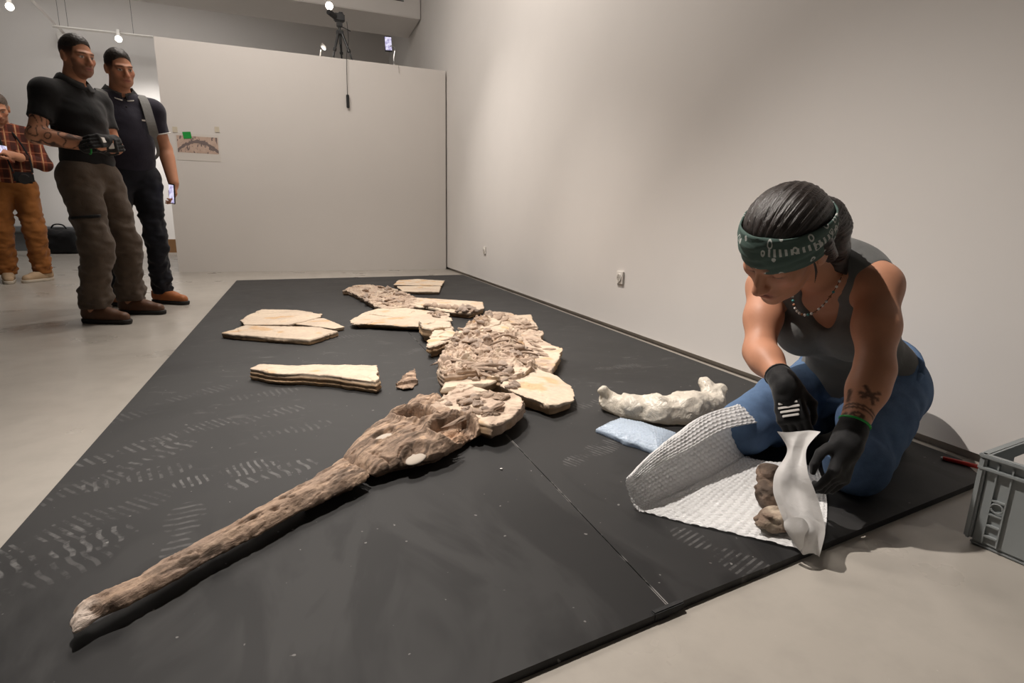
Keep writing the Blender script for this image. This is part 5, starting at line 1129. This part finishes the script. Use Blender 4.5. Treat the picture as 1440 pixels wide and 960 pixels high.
# floor sheet with the raised, curled left edge; stations run from the front edge to the back edge
st_px = [((895, 717), (884, 668), .085), ((925, 703), (914, 638), .115), ((968, 683), (950, 613), .13), ((1010, 663), (992, 584), .145), ((1046, 640), (1037, 571), .15)]
rt = [(1150, 781), (1160, 748), (1163, 718), (1160, 688), (1150, 658)]; md1 = [(975, 737), (1000, 717), (1025, 694), (1052, 670), (1072, 648)]; md2 = [(1062, 757), (1084, 733), (1102, 706), (1112, 678), (1112, 652)]
ctrl = []
for k, (b_, t_, hh) in enumerate(st_px):
    B0 = F(*b_); 
    # top of the flap: same ground line, pushed outward, at the height where the photograph shows the ridge
    d0 = ray(*t_); best = None
    for out in np.linspace(.0, .16, 60):
        Q = P(*b_, ZF)[:2]+out*nrm((-.55, .84)); 
        tpar = ((Q-CP[:2])@d0[:2])/(d0[:2]@d0[:2]); q3 = CP+d0*tpar; e = np.hypot(*(q3[:2]-Q))+abs(q3[2]-PT-hh)*.6
        if best is None or e < best[0]: best = (e, q3)
    Tp = best[1]-BWo; o_ = nrm(V3(-.55, .84, 0))
    curl = Tp+V3(.55, -.84, 0)*(.020+.012*k)+V3(0, 0, -.012-.006*k)
    mid_ = B0*.5+Tp*.5+o_*.012; pre = F(*(np.array(b_)*.78+np.array(md1[k])*.22))
    ctrl.append([curl, Tp+V3(.25, -.4, 0)*.02+V3(0, 0, .006), Tp+o_*.006-V3(0, 0, .012), mid_, B0+V3(0, 0, .004), pre, F(*md1[k]), F(*md2[k]), F(*rt[k])])
sheet('film', ctrl, M['wrap'], bw, 240, 320, .42, .62, .0042, .0135)
# edge lifted by the hand, an S-shaped strip of white foam-backed film
hp = PD(1112, 606, 1.30)-BWo
strip = []
for k, (l_, r_) in enumerate((((1094, 606, 1.31), (1153, 606, 1.25)), ((1107, 632, 1.29), (1134, 630, 1.25)), ((1090, 662, 1.28), (1135, 660, 1.22)), ((1087, 690, 1.265), (1146, 690, 1.20)), ((1100, 728, 1.235), (1158, 728, 1.19)), ((1112, 755, 1.225), (1160, 750, 1.185)), ((1124, 775, 1.225), (1152, 783, 1.20)))):
    a_ = PD(*l_)-BWo; b_ = PD(*r_)-BWo; n_ = nrm(np.cross(b_-a_, V3(0, 0, 1))); n_ = n_ if n_[1] < 0 else -n_
    strip.append([a_, a_*.75+b_*.25+n_*.010, a_*.5+b_*.5+n_*.016*math.sin(k*1.6), a_*.25+b_*.75-n_*.008, b_])
fl_ = sheet('lifted_edge', strip, M['foam_white'], bw, 80, 48, .25, .12, .0, .011, .004, 3)
rl = [[PD(1102, 733, 1.215)-BWo, PD(1112, 728, 1.20)-BWo, PD(1128, 728, 1.195)-BWo, PD(1136, 736, 1.20)-BWo], [PD(1104, 745, 1.21)-BWo, PD(1116, 750, 1.195)-BWo, PD(1130, 748, 1.19)-BWo, PD(1138, 745, 1.2)-BWo], [PD(1120, 768, 1.205)-BWo, PD(1124, 774, 1.2)-BWo, PD(1128, 772, 1.2)-BWo, PD(1134, 764, 1.205)-BWo]]
sheet('rolled_corner', rl, M['foam_white'], bw, 20, 20, .05, .05, 0, .01, .001, 5)
# fossil pieces being wrapped
def lump(name, c, r, label, seed, R=None, cols=(DARK, BROWN), v=.004):
    c = np.asarray(c, float); g = Grid(V3(-.15, -.15, -.08), V3(.15, .15, .12), v); g.ell((0, 0, 0), r, R, .01)
    g.noise(lambda x, y, z: .020*fbm(x*18+seed, y*18, z*18, 3)+.007*vnoise(x*50, y*50, z*130+seed)+.008*np.abs(vnoise(x*30, y*30+seed, z*30)), .05); me = g.mesh(name); me.polygons.foreach_set('use_smooth', np.zeros(len(me.polygons), bool)); vv = mverts(me)
    w = sstep(-.4, .4, fbm(vv[:, 0]*30+seed, vv[:, 1]*30, vv[:, 2]*30, 3))[:, None]; setcol(me, cols[0]*(1-w)+cols[1]*w); o = obj(name, me, M['bone'], None, tuple(c)); tag(o, label, 'fossil', 'fossil pieces on the bubble wrap'); return o
Rz = lambda a: np.array(Matrix.Rotation(a, 3, 'Z'))
lump('fossil_piece', P(1080, 668, .045), (.040, .030, .026), 'small dark brown fossil piece on bubble wrap, closest to her knees', 1, Rz(.4))
lump('fossil_piece', P(1083, 697, .05), (.046, .034, .030), 'rounded brown fossil piece, middle one on the bubble wrap', 2, Rz(.9))
lump('fossil_piece', P(1089, 730, .048), (.046, .032, .030), 'brown fossil piece with pale broken face near the wrap\'s free edge', 3, Rz(.2), (BROWN*.8, CREAM*.8))
# two finished parcels
def parcel(name, pts, rad, m, label, seed, flat=1., amp=.010, tails=()):
    pts = [np.asarray(p) for p in pts]; c = np.mean(pts, 0); c[2] = 0; q = [p-c for p in pts]; lo = np.min(q, 0)-max(rad)-.08; hi = np.max(q, 0)+max(rad)+.08; lo[2] = PT-.01
    g = Grid(lo, hi, .0045); g.chain(q, rad, .03)
    for a, b, ra, rb in tails: g.cap(np.asarray(a)-c, np.asarray(b)-c, ra, rb, .015)
    def fn(x, y, z):
        rid = 1-np.abs(fbm(x*16+seed, y*16, z*16, 2))*2; return -amp*rid+amp*.6*fbm(x*40, y*40+seed, z*40, 2)
    g.noise(fn, .03); g.plane((0, 0, PT+.0005), (0, 0, -1)); o = obj(name, g.mesh(name), m, None, tuple(c)); tag(o, label, 'parcel', 'wrapped parcels'); return o
z = .055
parcel('foam_parcel', [P(856, 566, .05), P(885, 573, .05), P(925, 576, .06), P(965, 575, .065), P(1000, 570, .06)], [.030, .036, .046, .052, .045], M['foam'], 'lumpy cream foam-wrapped parcel beside her knee', 2, tails=[(P(856, 562, .06), P(849, 549, .10), .026, .012), (P(1000, 560, .08), P(992, 538, .13), .030, .016), (P(1003, 562, .08), P(1012, 548, .11), .03, .018)])
bp_ = [P(838, 607, .02), P(870, 588, .03), P(915, 598, .035), P(952, 608, .035), P(940, 632, .025), P(928, 640, .02), P(880, 624, .025)]
cb_ = np.mean(bp_, 0); cb_[2] = 0
pts2 = np.array([p[:2]-cb_[:2] for p in bp_]); g = Grid((pts2[:, 0].min()-.04, pts2[:, 1].min()-.04, PT-.01), (pts2[:, 0].max()+.04, pts2[:, 1].max()+.04, .10), .0036)
x, y, zz = g.xyz(); X = x[:, :, 0]; Y = y[:, :, 0]; d2 = poly2d(pts2, X, Y); top = PT+.012+.030*(1-np.exp(np.minimum(d2, 0)/.03))+.006*fbm(X*14, Y*14, 2, 3)+.0028*bubbles(X, Y, .011)
g.D = np.maximum(np.maximum(d2[:, :, None]+.004*vnoise(x*30, y*30, zz*50), zz-top[:, :, None]), PT+.0005-zz).astype(np.float32); o = obj('bubble_parcel', g.mesh('bubble_parcel'), M['wrap_blue'], None, tuple(cb_)); tag(o, 'flat pale blue bubble-wrapped parcel next to the open wrap', 'parcel', 'wrapped parcels')
# red pen by the wall
p0 = P(1326, 644, PT+.006); p1 = P(1392, 660, PT+.006); d = Vector(p1-p0).normalized(); t = empty('red_marker', tuple(p0)); tag(t, 'red marker pen lying along the platform edge by the crate', 'pen')
MB().cyl((0, 0, 0), tuple(d*.115), .0065, .0065, 16).build('barrel', M['red_plastic'], t, True); MB().cyl(tuple(-d*.006), (0, 0, 0), .003, .0055, 12).build('tip', M['white_plastic'], t, True)
# grey crate
e1 = nrm((.12, -.99)); e2 = nrm((.99, .12)); c0 = np.array([1.447, .714]); cr = empty('storage_crate', (c0[0], c0[1], 0), math.atan2(e2[1], e2[0])); tag(cr, 'grey plastic stacking crate with ribbed corners standing on the floor', 'crate')
LX, LY, HH, ti = .40, .60, .225, .003     # x along e2 (toward the wall), y runs negative along e1
mb = MB(); mb.box((LX/2, -LY/2, .012), (LX-.03, LY-.03, .008)); mb.build('base', M['grey_plastic'], cr)
def wall_panel(cx, cy, dx, dy, name='side_wall'): return MB().box((cx, cy, HH/2+.006), (dx, dy, HH-.012), bev=.001).build(name, M['grey_plastic'], cr)
wall_panel(.012, -LY/2, .006, LY-.03); wall_panel(LX-.012, -LY/2, .006, LY-.03)
for yy in (-.012, -LY+.012):            # short walls with a hand slot
    m_ = MB(); hw = LX-.03
    m_.box((LX/2, yy, (HH-.07)/2+.006), (hw, .006, HH-.07-.012)); m_.box((LX/2, yy, HH-.014), (hw, .006, .028)); 
    for s_ in (-1, 1): m_.box((LX/2+s_*(hw/4+.03), yy, HH-.05), (hw/2-.06, .006, .046))
    m_.build('end_wall', M['grey_plastic'], cr)
rim = MB()
for (cx, cy, dx, dy) in ((.004, -LY/2, .016, LY), (LX-.004, -LY/2, .016, LY), (LX/2, -.004, LX, .016), (LX/2, -LY+.004, LX, .016)): rim.box((cx, cy, HH-.003), (dx, dy, .009), bev=.002); rim.box((cx, cy, HH-.032), (dx-.002, dy-.002, .006), bev=.001)
rim.build('rim', M['grey_plastic'], cr)
foot = MB(); foot.box((LX/2, -LY/2, .005), (LX-.02, LY-.02, .010), bev=.003).build('foot_skirt', M['grey_plastic'], cr)
for cx, sx in ((0, 1), (LX, -1)):
    for cy, sy in ((0, -1), (-LY, 1)):
        pst = MB(); pst.box((cx+sx*.006, cy+sy*.006, HH/2+.004), (.014, .014, HH-.02), bev=.004)
        for q in (.035, .062): pst.box((cx+sx*.007, cy+sy*q, HH/2), (.010, .003, HH-.03))
        for zz_ in (.035, .062, .09): pst.box((cx+sx*.007, cy+sy*.048, zz_), (.010, .027, .004))
        pst.tube([(cx+sx*.004, cy+sy*(.048+.011*math.cos(a)), .108+.011*math.sin(a)) for a in np.linspace(0, 6.283, 17)], .0022, 5); pst.box((cx+sx*.007, cy+sy*.048, .124), (.010, .027, .004))
        pst.build('corner_post', M['grey_plastic'], cr)
# ------------------------------------------------------------------ things standing along the back wall
b0 = P(95, 350, 0); t = empty('low_bench', (-4.45, 12.1, 0)); tag(t, 'low grey bench against the back wall behind the ochre trousers', 'bench')
MB().box((0, 0, .36), (1.9, .55, .10), bev=.02).build('seat', simple('bench_grey', srgb(120, 122, 124), .7), t); MB().box((0, .02, .155), (1.8, .48, .31)).build('plinth', simple('bench_dark', srgb(98, 100, 102), .7), t)
g = Grid((-.35, -.3, -.01), (.35, .3, .5), .014); g.box((0, 0, .19), (.26, .2, .19), None, .09); g.ell((0, 0, .25), (.24, .18, .17), None, .06); g.noise(lambda x, y, z: .03*fbm(x*7, y*7, z*7, 3), .05); g.plane((0, 0, 0.), (0, 0, -1))
q = P(92, 346, 0); bg = obj('holdall_bag', g.mesh('holdall_bag'), M['black_cloth'], None, (-3.62, 11.25, 0)); tag(bg, 'slumped black bag on the floor beside the low bench', 'bag')
MB().tube(spline([(-.12, -.05, .36), (-.06, -.06, .46), (.06, -.06, .46), (.12, -.05, .36)], 5), .012, 6).build('handle', M['black_cloth'], bg, True)
q = P(234, 335, 0); t = empty('cardboard_box', (-2.2, 11.6, 0)); tag(t, 'brown open cardboard box glimpsed past the partition end', 'box')
kb = simple('cardboard', srgb(150, 112, 74), .8, .1)
for (x_, y_, dx, dy) in ((-.17, 0, .01, .3), (.17, 0, .01, .3), (0, -.15, .35, .01), (0, .15, .35, .01)): MB().box((x_, y_, .11), (dx, dy, .22)).build('side', kb, t)
MB().box((0, 0, .006), (.35, .3, .01)).build('bottom', kb, t)
q = P(705, 659, PT+.003); m_ = MB(); m_.sph((0, 0, 0), (.0045, .0040, .0030), 1); m_.bm.verts.ensure_lookup_table()
for v_ in m_.bm.verts: v_.co *= random.uniform(.8, 1.2)
tag(m_.build('plaster_crumb', M['white_plastic'], None, False, tuple(q)), 'tiny white crumb lying alone on the black platform near the skull', 'crumb')
